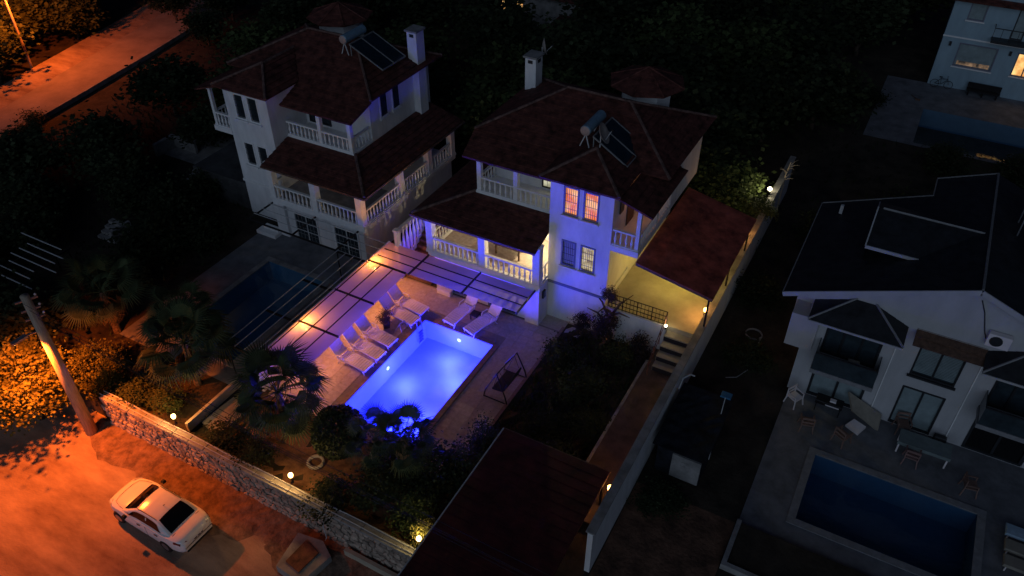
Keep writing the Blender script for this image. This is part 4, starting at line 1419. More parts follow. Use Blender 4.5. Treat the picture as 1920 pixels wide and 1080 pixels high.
# ------------------------------------------------------------------ loungers
def lounger(label, loc, rz, m, group, back=52):
    t = local(thing('sun_lounger', label, 'sun lounger', loc, rz, group))
    f = MB()
    for sy in (-0.36, 0.36):
        f.bar((-0.45, sy, 0.33), (0.3, sy, 0.38), 0.05, 0.07)
        f.bar((0.3, sy, 0.38), (1.22, sy, 0.30), 0.05, 0.07)
    f.bar((1.22, -0.38, 0.30), (1.22, 0.38, 0.30), 0.06, 0.07)
    f.bar((-0.45, -0.38, 0.33), (-0.45, 0.38, 0.33), 0.05, 0.07)
    f.build('frame', m, t)
    for k in range(11):
        x = -0.36 + k * 0.142
        z = 0.36 + (x + 0.36) * 0.05 if x < 0.3 else 0.393 - (x - 0.3) * 0.085
        MB().box(x, x + 0.118, -0.385, 0.335, z - 0.012, z + 0.012, 0.004).build('slat', m, t)
    c, s = math.cos(R(back)), math.sin(R(back))
    b = MB()
    n_ = 6
    for k in range(n_):
        a0, a1 = 0.06 + k * 0.135, 0.06 + k * 0.135 + 0.13
        P = lambda u, y, e: (-0.45 - u * c + e * s, y, 0.36 + u * s + e * c)
        b.v += [P(a0, -0.33, 0), P(a0, 0.33, 0), P(a1, 0.33, 0), P(a1, -0.33, 0), P(a0, -0.33, 0.024), P(a0, 0.33, 0.024), P(a1, 0.33, 0.024), P(a1, -0.33, 0.024)]
        i = len(b.v) - 8
        b.f += [tuple(i + q for q in w_) for w_ in ((0, 3, 2, 1), (4, 5, 6, 7), (0, 1, 5, 4), (1, 2, 6, 5), (2, 3, 7, 6), (3, 0, 4, 7))]
    for sy in (-0.35, 0.35):
        b.bar((-0.45, sy, 0.35), (-0.45 - 0.88 * c, sy, 0.36 + 0.88 * s), 0.04, 0.05)
    b.bar((-0.45 - 0.88 * c, -0.37, 0.36 + 0.88 * s), (-0.45 - 0.88 * c, 0.37, 0.36 + 0.88 * s), 0.05, 0.05)
    b.build('backrest', m, t)
    for sy in (-0.38, 0.38):
        MB().tube([(-0.55, sy, 0.48), (-0.42, sy, 0.60), (-0.12, sy, 0.60), (0.0, sy, 0.36)], 0.03, 6).build('armrest', m, t)
        MB().bar((1.05, sy * 0.9, 0.31), (1.2, sy * 0.95, 0.0), 0.05).build('leg', m, t)
        MB().bar((-0.3, sy * 0.9, 0.33), (-0.5, sy * 0.95, 0.0), 0.05).build('leg', m, t)
    t.scale = (1.08, 1.05, 1.08)
    return t


Lg = 'white sun loungers round the lit pool'
L0 = lounger('white lounger nearest the palm at the lower end of the row', (-22.35, 22.85, 0), R(-3), M['plastic'], Lg)
dup(L0, (-22.3, 23.92, 0), R(-4), 'white lounger second from the palm in the row of three')
dup(L0, (-22.35, 25.05, 0), R(-3), 'white lounger just below the potted plant, third in the row')
dup(L0, (-22.25, 27.15, 0), R(-5), 'white lounger just above the potted plant')
dup(L0, (-22.3, 28.1, 0), R(-3), 'white lounger at the top of the row, closest to the canopy corner')
dup(L0, (-19.05, 29.15, 0), R(-100), 'pinkish white lounger facing the far end of the pool, left of the dark stool')
dup(L0, (-17.5, 29.0, 0), R(-108), 'pinkish white lounger facing the far end of the pool, right of the dark stool')
Lr = 'pale loungers at the right frame edge'
for k, (y, lab, mm) in enumerate(((27.95, 'bluish lounger uppermost of the three at the right frame edge', mat('bluish_pad', (0.30, 0.42, 0.52), 0.7)), (27.1, 'greyish lounger in the middle of the three at the right edge', M['cardboard']), (26.25, 'greyish lounger lowest of the three at the right edge', M['cardboard']))):
    t = local(thing('flat_lounger', lab, 'sun lounger', (10.0, y, 0), 0, Lr))
    MB().box(-0.95, 0.95, -0.32, 0.32, 0.30, 0.42, 0.04).build('mattress', mm, t)
    for sx in (-0.8, 0.8):
        for sy in (-0.26, 0.26): MB().bar((sx, sy, 0), (sx, sy, 0.30), 0.05).build('leg', M['plastic'], t)
dstool = thing('dark_stool', 'dark low stool between the two loungers at the far pool end', 'stool', (-18.3, 29.2, 0))
MB().box(-18.55, -18.05, 28.95, 29.45, 0.34, 0.40, 0.015).build('seat', M['fabric'], dstool)
for sx in (-0.2, 0.2):
    for sy in (-0.2, 0.2): MB().bar((-18.3 + sx, 29.2 + sy, 0), (-18.3 + sx, 29.2 + sy, 0.34), 0.05).build('leg', M['fabric'], dstool)
stb = thing('folding_stand', 'thin legged folding stand at the pool edge by the potted plant', 'stand', (-21.4, 26.3, 0))
m_ = MB()
for a, b in (((-21.7, 26.0, 0), (-21.45, 26.2, 0.55)), ((-21.2, 26.05, 0), (-21.45, 26.2, 0.55)), ((-21.65, 26.7, 0), (-21.4, 26.6, 0.55)), ((-21.15, 26.65, 0), (-21.4, 26.6, 0.55)), ((-21.45, 26.2, 0.55), (-21.4, 26.6, 0.55))):
    m_.bar(a, b, 0.03)
m_.build('frame', M['greymetal'], stb)
ldr = thing('pool_ladder', 'small blue ladder hanging in the top left pool corner', 'ladder', (-20.7, 27.0, 0))
m_ = MB()
for y in (26.75, 27.15):
    m_.tube([(-20.95, y, 0.05), (-20.9, y, 0.45), (-20.68, y, 0.5), (-20.62, y, 0.0), (-20.60, y, -1.0)], 0.022, 6)
m_.build('rail', M['greymetal'], ldr)
for k in range(4):
    MB().box(-20.66, -20.54, 26.76, 27.14, -0.25 - 0.22 * k, -0.22 - 0.22 * k).build('rung', M['greytrim'], ldr)

# swing seat
sw = thing('swing_seat', 'dark swing seat in a bare metal frame on the right side of the deck', 'swing', (-14.2, 25.3, 0))
fm = MB()
ap1, ap2 = (-14.0, 26.2, 1.75), (-14.15, 24.35, 1.75)
fm.tube([ap1, ap2], 0.035, 6)
for ap, yb_ in ((ap1, 26.35), (ap2, 24.2)):
    fm.tube([(-14.85, yb_, 0), (-14.75, yb_, 0.5), ap], 0.035, 6)
    fm.tube([(-13.5, yb_, 0), (-13.6, yb_, 0.5), ap], 0.035, 6)
    fm.tube([(-14.85, yb_, 0.03), (-13.5, yb_, 0.03)], 0.03, 6)
fm.build('frame', M['metal'], sw)
MB().slab([(-14.55, 24.55, 0.42), (-13.95, 24.55, 0.48), (-13.9, 26.0, 0.48), (-14.5, 26.0, 0.42)], 0.10).build('seat', M['fabric'], sw)
MB().slab([(-13.92, 24.55, 0.50), (-13.72, 24.55, 1.05), (-13.67, 26.0, 1.05), (-13.87, 26.0, 0.50)], 0.08).build('backrest', M['fabric'], sw)
ch_ = MB()
for y, ap in ((24.6, ap2), (25.95, ap1)):
    ch_.tube([(-14.5, y, 0.45), (ap[0], y, 1.72)], 0.015, 5)
    ch_.tube([(-13.75, y, 1.0), (ap[0], y, 1.72)], 0.015, 5)
ch_.build('hanger', M['metal'], sw)

# deck edge box under the canopy
eb = thing('white_box', 'white low box on the deck edge below the canopy', 'box', (-21, 30.2, 0))
MB().box(-21.5, -20.6, 30.1, 30.45, 0.01, 0.32, 0.02).build('case', M['plastic'], eb)
MB().box(-21.52, -20.58, 30.08, 30.47, 0.322, 0.36).build('lid', M['plastic'], eb)
mt = thing('electric_meter', 'small black meter box on the corner pier of the lit villa', 'meter box', (-14.85, 30.9, 2.0))
MB().box(-14.858, -14.76, 30.72, 31.0, 1.75, 2.25, 0.01).build('case', M['darkframe'], mt)
MB().box(-14.757, -14.75, 30.78, 30.94, 1.95, 2.15).build('window', M['glass'], mt)

# veranda furniture
vt = thing('veranda_table', 'dark table on the cream lit veranda behind the balusters', 'table', (-17.6, 32.6, 2.76))
MB().box(-18.6, -16.9, 31.9, 33.0, 3.44, 3.52).build('tabletop', M['brownwood'], vt)
for x in (-18.5, -17.0):
    for y in (32.0, 32.9): MB().bar((x, y, 2.76), (x, y, 3.44), 0.09).build('leg', M['brownwood'], vt)


# ------------------------------------------------------------------ lamps
def lamp(label, loc, m, col, watts, kind='globe', group=None, base=0.35, off=(0, 0, 0)):
    t = local(thing('garden_lamp', label, 'lamp', loc, 0, group))
    if kind == 'globe':
        MB().lathe([(0.09, 0), (0.05, 0.05), (0.03, 0.10), (0.03, base - 0.05), (0.08, base), (0.08, base + 0.02)], 8).build('stem', M['metal'], t)
        g_ = MB().lathe([(0.05, base + 0.02), (0.09, base + 0.06), (0.115, base + 0.14), (0.10, base + 0.22), (0.04, base + 0.26)], 12)
        g_.build('globe', m, t, True)
        light('lamp_light', 'POINT', Vector(loc) + Vector((0, 0, base + 0.5)) + Vector(off), watts, col, 0.12)
    else:
        MB().box(-0.08, 0.08, -0.08, 0.08, -0.2, 0.02, 0.01).build('bracket', M['metal'], t)
        MB().lathe([(0.06, 0.02), (0.13, 0.08), (0.13, 0.20), (0.04, 0.28)], 10).build('shade', m, t, True)
        light('lamp_light', 'POINT', Vector(loc) + Vector((0, 0, 0.38)) + Vector(off), watts, col, 0.10)
    if watts < 10: t.scale = (0.6, 0.6, 0.6)
    return t


WARM, ORG_, SOD = (1.0, 0.66, 0.28), (1.0, 0.40, 0.10), (1.0, 0.165, 0.014)
lamp('glowing globe lamp on the stone wall near the utility pole', (-26.75, 14.95, 0.62), M['lampglobe'], (1.0, 0.52, 0.15), 120)
lamp('glowing globe lamp on the stone wall above the white car tail', (-19.45, 14.95, 0.62), M['lampglobe'], (1.0, 0.52, 0.15), 120)
lamp('orange lamp under the canopy at the far corner of the dividing wall', (-24.55, 28.35, 1.65), M['lampglobe'], (1.0, 0.33, 0.06), 380, 'wall')
lamp('orange lamp under the canopy halfway along the dividing wall', (-24.55, 22.3, 1.65), M['lampglobe'], (1.0, 0.33, 0.06), 380, 'wall')
lamp('orange lamp on the boundary wall at the mouth of the terrace', (-6.30, 33.0, 2.55), M['lamporange'], ORG_, 45, 'wall', None, 0.35, (-0.25, 0, 0))
lamp('half hidden orange lamp at the far right corner of the carport', (-6.30, 40.6, 3.0), M['lamporange'], ORG_, 40, 'wall', None, 0.35, (-0.25, 0, 0))
lamp('bright white lamp on the boundary wall behind the carport', (-6.32, 45.9, 3.0), M['lampwhite'], (1.0, 0.88, 0.55), 60, 'wall', None, 0.35, (-0.2, 0, 0))
lamp('orange lamp on the boundary wall close to the front carport roof', (-6.42, 20.6, 1.75), M['lamporange'], ORG_, 35, 'wall', None, 0.35, (-0.25, 0, 0))
lamp('tiny white lamp on the railing end at the top of the steps', (-7.85, 31.25, 2.2), M['lampwhite'], (1.0, 0.75, 0.35), 8, 'wall')
lamp('hidden yellow lamp in the shrub by the left edge of the front carport roof', (-12.6, 15.0, 0.6), M['lampglobe'], (1.0, 0.72, 0.25), 45)
# carport ceiling lamp, veranda lamp and balcony lamp: the light fittings of the villa
cl = thing('ceiling_lamp', 'yellow ceiling lamp under the carport roof', 'lamp', (-8.4, 35.2, 5.0))
MB().lathe([(0.16, 0), (0.18, 0.05), (0.1, 0.12)], 10, (-8.4, 35.2, 4.75)).build('bowl', M['lampglobe'], cl)
light('carport_light', 'POINT', (-8.4, 35.2, 4.25), 180, (1.0, 0.78, 0.13), 0.2)
cl = thing('ceiling_lamp', 'cream ceiling lamp of the veranda over the table', 'lamp', (-17.0, 32.8, 5.2))
MB().lathe([(0.14, 0), (0.16, 0.05), (0.1, 0.12)], 10, (-16.2, 33.2, 4.95)).build('bowl', M['lampwhite'], cl)
light('veranda_light', 'POINT', (-16.2, 33.2, 4.75), 440, (1.0, 0.78, 0.42), 0.03)
light('balcony_light', 'POINT', (-16.0, 33.9, 8.3), 5, (1.0, 0.9, 0.6), 0.15)
light('side_balcony_light', 'POINT', (-10.8, 34.0, 8.0), 14, (1.0, 0.36, 0.12), 0.15)

# street lamp on the wooden utility pole
up_ = thing('utility_pole', 'tall pale utility pole with street lamp, lit orange on its lower half', 'utility pole', (-32.03, 13.54, -1.5))
MB().tube([(-32.03, 13.54, -1.55), (-32.03, 13.54, 3.0), (-32.03, 13.54, 7.6)], [0.30, 0.25, 0.19], 12).build('pole', M['wood'], up_, True)
MB().tube([(-32.03, 13.5, 5.55), (-32.15, 13.1, 5.62), (-32.25, 12.85, 5.6)], 0.04, 6).build('lamp_arm', M['greymetal'], up_)
hd = MB()
hd.slab([(-32.10, 12.92, 5.66), (-32.36, 12.96, 5.66), (-32.50, 12.28, 5.56), (-32.30, 12.24, 5.56)], 0.10)
ho_ = hd.build('lamp_head', M['greymetal'], up_)
MB().slab([(-32.18, 12.85, 5.54), (-32.32, 12.87, 5.54), (-32.44, 12.34, 5.45), (-32.33, 12.32, 5.45)], 0.02).build('lamp_glass', M['lampsodium'], ho_)
for z, l in ((7.35, 0.7), (6.8, 0.6), (6.3, 0.6)):
    MB().bar((-32.03 - l * 0.3, 13.54 - l * 0.6, z), (-32.03 + l * 0.3, 13.54 + l * 0.6, z), 0.08).build('crossarm', M['greymetal'], up_)
for z in (7.45, 6.9, 6.4):
    MB().lathe([(0.04, 0), (0.06, 0.04), (0.03, 0.10)], 8, (-31.85, 13.9, z)).build('insulator', M['plastic'], up_)
light('street_lamp_light', 'SPOT', (-32.3, 12.55, 5.25), 6600, SOD, 0.12, (R(-4), R(-2), 0), 150, 0.55)
wi = thing('power_lines', 'thin overhead wires crossing above the front carport roof', 'wires', (-12, 13.5, 5))
for z0, z1, y in ((7.35, 6.2, 13.3), (6.9, 5.3, 13.4), (6.35, 5.0, 13.55), (6.1, 4.5, 13.65)):
    pts = [(-32 + 4 * k, y, z0 + (z1 - z0) * (k / 9) - 0.9 * math.sin(PI * min(1, k / 9.0)) * 0.6) for k in range(12)]
    MB().tube(pts, 0.012, 4).build('wire', M['tyre'], wi)
# far street lamp beside the upper road
fl = thing('street_lamp', 'far street lamp post among orange lit trees at the top left', 'street lamp', (-71.4, 39.6, 0))
MB().tube([(-71.4, 39.6, 0), (-71.4, 39.6, 6.6)], [0.13, 0.09], 8).build('post', M['wood'], fl)
MB().tube([(-71.4, 39.6, 6.5), (-70.8, 39.7, 6.9), (-69.9, 39.9, 7.0)], 0.05, 6).build('lamp_arm', M['greymetal'], fl)
MB().box(-70.2, -69.3, 39.75, 40.05, 6.93, 7.05, 0.02).build('lamp_head', M['greymetal'], fl)
light('far_street_light', 'SPOT', (-69.7, 39.9, 6.8), 4000, SOD, 0.15, (0, R(8), 0), 165, 0.4)

# ------------------------------------------------------------------ stone wall along the street
sw_ = thing('stone_wall', 'long rubble stone wall between the orange lit street and the gardens', 'wall', (-22, 14.5, -1.5))
X0, X1, ZB, ZT = -31.6, -11.2, -1.5, 0.52
MB().box(X0, X1, 14.42, 14.78, ZB - 0.02, ZT).build('core', M['mortar'], sw_)
cols_, rows_ = 62, 7
gx = np.linspace(X0, X1, cols_ + 1)
gz = np.linspace(ZB, ZT, rows_ + 1)
r_ = np.random.default_rng(5)
jit = np.zeros((cols_ + 1, rows_ + 1, 2))
jit[:, 1:-1] = r_.uniform(-1, 1, (cols_ + 1, rows_ - 1, 2)) * np.array([0.14, 0.085])
stones = []
for i in range(cols_):
    for j in range(rows_):
        sh_ = (0.5 if j % 2 else 0.0) * (gx[1] - gx[0])
        q = []
        for a, b in ((i, j), (i + 1, j), (i + 1, j + 1), (i, j + 1)):
            q.append((gx[a] + jit[a, b, 0] * (0 if b in (0, rows_) else 1) + sh_ * 0.6, gz[b] + jit[a, b, 1]))
        cx = sum(p[0] for p in q) / 4
        cz = sum(p[1] for p in q) / 4
        poly = []
        for k in range(4):
            a, b = q[k], q[(k + 1) % 4]
            for t in (0.18, 0.82):
                px, pz = a[0] + (b[0] - a[0]) * t, a[1] + (b[1] - a[1]) * t
                f = 0.90 + r_.uniform(-0.07, 0.05)
                poly.append((cx + (px - cx) * f, cz + (pz - cz) * f))
        d = r_.uniform(0.03, 0.11)
        stones.append((poly, cx, cz, d))


def stone_geo(mb, s, rel=True):
    poly, cx, cz, d = s
    o0 = (cx, 14.42, cz) if rel else (0, 0, 0)
    n_ = len(poly)
    i = len(mb.v)
    for (x, z) in poly: mb.v.append((x - o0[0], 14.43 - o0[1], z - o0[2]))
    for (x, z) in poly: mb.v.append((x - o0[0], 14.42 - d * 0.7 - o0[1], z - o0[2]))
    for (x, z) in poly: mb.v.append((cx + (x - cx) * 0.72 - o0[0], 14.42 - d - o0[1], cz + (z - cz) * 0.72 - o0[2]))
    for k in range(n_):
        a, b = i + k, i + (k + 1) % n_
        mb.f.append((a, b, b + n_, a + n_))
        mb.f.append((a + n_, b + n_, b + 2 * n_, a + 2 * n_))
    mb.f.append(tuple(i + 2 * n_ + k for k in range(n_)))


order = sorted(range(len(stones)), key=lambda k: -stones[k][2])   # upper courses show largest
rest = MB()
for c_, k in enumerate(order):
    if c_ < 290:
        mb = MB()
        stone_geo(mb, stones[k])
        put('stone', mb.mesh('stone'), M['stone'], sw_, (stones[k][1], 14.42, stones[k][2]))
    else:
        stone_geo(rest, stones[k], False)
rest.build('lower_stones', M['stone'], sw_, kind='stuff')
for k in range(20):
    x = X0 + 0.1 + k * 1.018
    put('coping_slab', MB().box(-0.5, 0.5, -0.24, 0.24, 0, 0.10 + 0.02 * random.random(), 0.02).mesh('coping_slab'), M['concrete'], sw_, (x + 0.5, 14.58, ZT + 0.002), (random.uniform(-.02, .02), random.uniform(-.012, .012), random.uniform(-.015, .015)))
cab = MB()
cab.tube([(X0 + 1.02 * k, 14.50 + 0.02 * math.sin(k), ZT + 0.16 + 0.02 * math.sin(k * 2.1)) for k in range(20)], 0.022, 5)
cab.tube([(X0 + 1.02 * k, 14.74 + 0.03 * math.sin(k * 1.3), ZT + 0.15) for k in range(20)], 0.025, 5)
cab.build('cable', M['palemetal'], sw_)
dr = thing('hanging_cable', 'thin cable hanging down the stone wall near the rusty lid', 'cable', (-17.3, 14.3, 0))
MB().tube([(-17.1, 14.5, 0.66), (-17.15, 14.22, 0.5), (-17.25, 14.2, -0.3), (-17.15, 14.15, -1.0), (-17.3, 13.9, -1.45)], 0.025, 5).build('cable', M['palemetal'], dr)

# the concrete meter pit by the street
ub = thing('concrete_pit', 'low concrete pit with rusty brown lid on the street under the wall', 'pit', (-17.5, 13.1, -1.5))
pb = MB()
pb.prism([(-18.45, 13.75), (-18.2, 12.0), (-16.75, 11.9), (-16.4, 13.5), (-17.2, 13.95)], -1.52, -1.0)
pb.build('surround', M['concrete'], ub)
MB().slab([(-17.85, 13.6, -0.93), (-17.95, 12.35, -0.93), (-17.1, 12.2, -0.93), (-16.95, 13.35, -0.93)], 0.06).build('lid', M['rust'], ub)
lk = thing('street_kerb_wall', 'low pale kerb wall between the pit and the front carport', 'wall', (-15, 14.2, -1.5))
MB().box(-16.1, -12.0, 14.02, 14.2, -1.5, -1.0).build('wall', M['terrace'], lk)
rv = MB()
pr_ = random.Random(12)
ed = [(-33 + 0.45 * k, 12.75 + 0.35 * math.sin(k * 0.7) + 0.3 * math.sin(k * 0.23 + 1) + pr_.uniform(-.22, .22) - 0.02 * k) for k in range(50)]
rows = 5
for (x, y) in ed:
    for q in range(rows):
        t_ = q / (rows - 1)
        rv.v.append((x + (pr_.uniform(-.1, .1) if 0 < q < rows - 1 else 0), y + (14.45 - y) * t_, -1.497 + (0.0 if q == 0 else 0.03 + pr_.uniform(0, 0.10) * t_ + 0.05 * t_)))
for a in range(len(ed) - 1):
    for q in range(rows - 1):
        i_ = a * rows + q
        rv.f.append((i_, i_ + rows, i_ + rows + 1, i_ + 1))
structure('street_verge', rv, M['verge'])
rb = MB()
for k in range(380):
    x, y = random.uniform(-31, -13), 14.35 - abs(random.gauss(0, 0.8)) ** 1.3 - 0.05
    s0 = random.choice((0.015, 0.02, 0.025, 0.03, 0.05)) * random.uniform(0.7, 1.3) * (1.6 if random.random() < 0.06 else 1)
    rb.lathe([(s0, 0), (s0 * 0.95, s0 * 0.3), (s0 * 0.4, s0 * 0.5)], 5, (x, y, -1.505))
rb.build('street_pebbles', M['stone'], None, kind='stuff')
ty = thing('old_tyre', 'pale old tyre lying on the red soil behind the stone wall', 'tyre', (-19.6, 16.65, 0))
MB().tube([(-19.6 + 0.36 * math.cos(a), 16.65 + 0.36 * math.sin(a), 0.10) for a in np.linspace(0, 2 * PI, 19)], 0.09, 7, False).build('rubber', M['concrete'], ty, True)
ty = thing('old_tyre', 'dark round tyre half lost in the garden bed by the deck', 'tyre', (-12.3, 25.4, 0))
MB().tube([(-12.3 + 0.36 * math.cos(a), 25.4 + 0.36 * math.sin(a), 0.10) for a in np.linspace(0, 2 * PI, 19)], 0.09, 7, False).build('rubber', M['fabric'], ty, True)


# ------------------------------------------------------------------ the car
def car():
    t = local(thing('parked_car', 'white sedan parked on the orange street along the stone wall', 'car', (-22.15, 11.52, -1.5), R(180)))
    # local: +x = front ... the car noses to world -x
    def lo_half(x):
        # x from 0 (front) to 4.43 (rear)
        wt = np.interp(x, [0, 0.10, 0.35, 0.8, 1.5, 3.4, 4.0, 4.30, 4.43], [0.52, 0.66, 0.78, 0.845, 0.865, 0.865, 0.83, 0.76, 0.66])
        tp = np.interp(x, [0, 0.10, 0.35, 0.8, 1.25, 1.5, 3.6, 3.9, 4.25, 4.38, 4.43], [0.60, 0.70, 0.80, 0.89, 0.97, 0.98, 1.00, 1.02, 1.00, 0.92, 0.78])
        bt = np.interp(x, [0, 0.2, 0.7, 3.7, 4.2, 4.43], [0.34, 0.24, 0.20, 0.20, 0.26, 0.36])
        return [(0, bt), (wt * 0.82, bt), (wt * 0.97, bt + 0.10), (wt, bt + 0.28), (wt * 0.995, tp - 0.20), (wt * 0.965, tp - 0.06), (wt * 0.88, tp - 0.005), (wt * 0.6, tp + 0.02), (0, tp + 0.035)]
    xs_ = [0, 0.04, 0.10, 0.20, 0.35, 0.55, 0.8, 1.05, 1.25, 1.5, 2.0, 2.5, 3.0, 3.4, 3.7, 3.9, 4.1, 4.25, 4.34, 4.40, 4.43]
    b = MB()
    rings = []
    for x in xs_:
        h = lo_half(x)
        ring = [(2.2 - x, y, z) for y, z in h] + [(2.2 - x, -y, z) for y, z in h[-2:0:-1]]
        rings.append(range(len(b.v), len(b.v) + len(ring)))
        b.v += ring
    n_ = len(rings[0])
    for a, c in zip(rings, rings[1:]):
        for k in range(n_):
            b.f.append((a[k], a[(k + 1) % n_], c[(k + 1) % n_], c[k]))
    b.f.append(tuple(rings[0]))
    b.f.append(tuple(rings[-1])[::-1])
    bo_ = b.build('body', M['carpaint'], t, True)
    bo_.data.set_sharp_from_angle(angle=R(38))
    # cabin surface: x station, u 0..1 from side base to roof centre
    X_ = [1.12, 1.3, 1.6, 1.95, 2.3, 2.7, 3.0, 3.2, 3.5, 3.85]
    TZ = [0.955, 1.06, 1.24, 1.405, 1.455, 1.455, 1.43, 1.38, 1.22, 1.00]

    def cab_(x, u):
        tz = float(np.interp(x, X_, TZ))
        wb = float(np.interp(x, [1.12, 1.6, 3.2, 3.85], [0.74, 0.80, 0.80, 0.70]))
        wr = float(np.interp(x, [1.12, 1.95, 3.0, 3.85], [0.70, 0.60, 0.60, 0.64]))
        zb_ = 0.95
        hgt = max(0.0, (tz - 0.05 - zb_)) if tz > 1.1 else max(0.0, (tz - zb_) * 0.6)
        if u < 0.5:
            s_ = u / 0.5
            f = hgt / 0.45
            return (wb + (wb * (1 - min(1, f)) + wr * min(1, f) - wb) * s_ - 0.02 * math.sin(PI * s_) * -1, zb_ + hgt * s_)
        s_ = (u - 0.5) / 0.5
        f = min(1, hgt / 0.45)
        w_ = wb * (1 - f) + wr * f
        return (w_ * (1 - s_), zb_ + hgt + (tz - zb_ - hgt) * math.sin(s_ * PI / 2))

    def patch(name, x0, x1, u0, u1, m, off, nx_=8, nu=6, sides=(1,), smooth=True, skew0=0, skew1=0):
        mb = MB()
        P = []
        for i in range(nx_ + 1):
            row = []
            for j in range(nu + 1):
                u = u0 + (u1 - u0) * j / nu
                s_ = (u - u0) / max(1e-6, u1 - u0)
                xa, xb = x0 + skew0 * s_, x1 + skew1 * s_
                x = xa + (xb - xa) * i / nx_
                y, z = cab_(x, u)
                y1_, z1_ = cab_(x, min(1, u + 0.01))
                y0_, z0_ = cab_(x, max(0, u - 0.01))
                yx, zx = cab_(x + 0.01, u)
                tu = Vector((0, y1_ - y0_, z1_ - z0_))
                tx = Vector((-0.01, yx - y, zx - z))
                nrm = tu.cross(tx)
                nrm = nrm.normalized() if nrm.length > 1e-9 else Vector((0, 0, 1))
                if nrm.z < 0 and nrm.y < 0: nrm = -nrm
                p = Vector((2.2 - x, y, z)) + nrm * off
                row.append(p)
            P.append(row)
        for sd in sides:
            i0 = len(mb.v)
            for row in P:
                for p in row: mb.v.append((p.x, p.y * sd, p.z))
            for i in range(nx_):
                for j in range(nu):
                    a = i0 + i * (nu + 1) + j
                    q = (a, a + 1, a + nu + 2, a + nu + 1)
                    mb.f.append(q if sd > 0 else q[::-1])
        return mb.build(name, m, t, smooth)
    patch('cabin', 1.12, 3.85, 0, 1, M['carpaint'], 0.0, 28, 16, (1, -1))
    patch('windshield', 1.22, 1.90, 0.56, 1.0, M['carglass'], 0.012, 8, 6, (1, -1))
    patch('rear_window', 3.12, 3.74, 0.58, 1.0, M['carglass'], 0.012, 8, 6, (1, -1))
    patch('side_window', 1.50, 3.38, 0.10, 0.40, M['carglass'], 0.014, 12, 4, (1,), True, 0.28, -0.25)
    patch('side_window', 1.50, 3.38, 0.10, 0.40, M['carglass'], 0.014, 12, 4, (-1,), True, 0.28, -0.25)
    for x in (0.80, 3.45):
        for sd in (-1, 1):
            w_ = MB().lathe([(0.17, -0.10), (0.29, -0.10), (0.315, -0.07), (0.315, 0.07), (0.29, 0.10), (0.17, 0.10)], 18)
            wo = put('wheel', w_.mesh('wheel', True), M['tyre'], t, None, (PI / 2, 0, 0))
            wo.location = (2.2 - x, sd * 0.78, 0.315)
            rm = MB().lathe([(0.19, -0.105), (0.185, 0.105)], 14)
            put('rim', rm.mesh('rim'), M['greymetal'], wo)
    for sd in (-1, 1):
        MB().slab([(2.2 - 0.05, sd * 0.42, 0.66), (2.2 - 0.10, sd * 0.66, 0.68), (2.2 - 0.42, sd * 0.785, 0.80), (2.2 - 0.30, sd * 0.55, 0.815)], 0.04).build('headlight', M['clearlamp'], t)
        MB().slab([(2.2 - 4.41, sd * 0.48, 0.90), (2.2 - 4.30, sd * 0.76, 0.90), (2.2 - 4.02, sd * 0.825, 0.93), (2.2 - 4.20, sd * 0.66, 0.985)], 0.12).build('tail_light', M['redlamp'], t)
        MB().box(2.2 - 1.62, 2.2 - 1.46, sd * 0.90, sd * 1.04, 0.98, 1.10, 0.03).build('wing_mirror', M['tyre'], t)
        for x in (2.05, 3.02):
            MB().box(2.2 - x - 0.18, 2.2 - x, sd * 0.868, sd * 0.892, 0.80, 0.835).build('door_handle', M['tyre'], t)
        MB().box(2.2 - 2.52, 2.2 - 2.51, sd * 0.862, sd * 0.8685, 0.32, 0.95).build('door_seam', M['tyre'], t)
    sm = MB()
    hood = [(2.2 - x_, y_, float(np.interp(x_, [0.35, 0.8, 1.18], [0.83, 0.92, 0.985])) + 0.004) for x_, y_ in ((0.42, 0.0), (0.44, 0.35), (0.52, 0.58), (0.85, 0.68), (1.15, 0.72))]
    for sd in (1, -1):
        for a_, b_ in zip(hood, hood[1:]):
            sm.bar((a_[0], a_[1] * sd, a_[2] + 0.018 * (1 - (a_[1] / 0.72) ** 2)), (b_[0], b_[1] * sd, b_[2] + 0.018 * (1 - (b_[1] / 0.72) ** 2)), 0.012, 0.006)
    sm.bar((2.2 - 3.86, -0.66, 1.035), (2.2 - 3.86, 0.66, 1.035), 0.014, 0.006)
    sm.build('panel_seam', M['tyre'], t)
    gr_ = MB()
    for k_ in range(3): gr_.box(2.2 - 0.055, 2.2 - 0.02, -0.36, 0.36, 0.44 + 0.06 * k_, 0.475 + 0.06 * k_)
    gr_.build('front_grille', M['tyre'], t)
    wp = MB()
    wp.bar((2.2 - 1.24, 0.15, 1.045), (2.2 - 1.42, 0.62, 1.10), 0.014)
    wp.bar((2.2 - 1.24, -0.45, 1.04), (2.2 - 1.45, 0.02, 1.18), 0.014)
    wp.build('wiper', M['tyre'], t)
    for sd in (-1, 1):
        MB().bar((2.2 - 1.95, sd * 0.585, 1.415), (2.2 - 3.1, sd * 0.585, 1.42), 0.016, 0.012).build('roof_rail', M['tyre'], t)
        MB().slab([(2.2 - 2.50, sd * 0.80, 1.00), (2.2 - 2.58, sd * 0.80, 1.00), (2.2 - 2.56, sd * 0.69, 1.30), (2.2 - 2.50, sd * 0.69, 1.30)], 0.03).build('door_pillar', M['carpaint'], t)
    MB().box(2.2 - 4.445, 2.2 - 4.40, -0.62, 0.62, 0.36, 0.46, 0.01).build('bumper_strip', M['tyre'], t)
    pl_ = MB().box(2.2 - 4.452, 2.2 - 4.43, -0.27, 0.27, 0.66, 0.78)
    po = pl_.build('number_plate', M['plastic'], t)
    cm_ = MB()
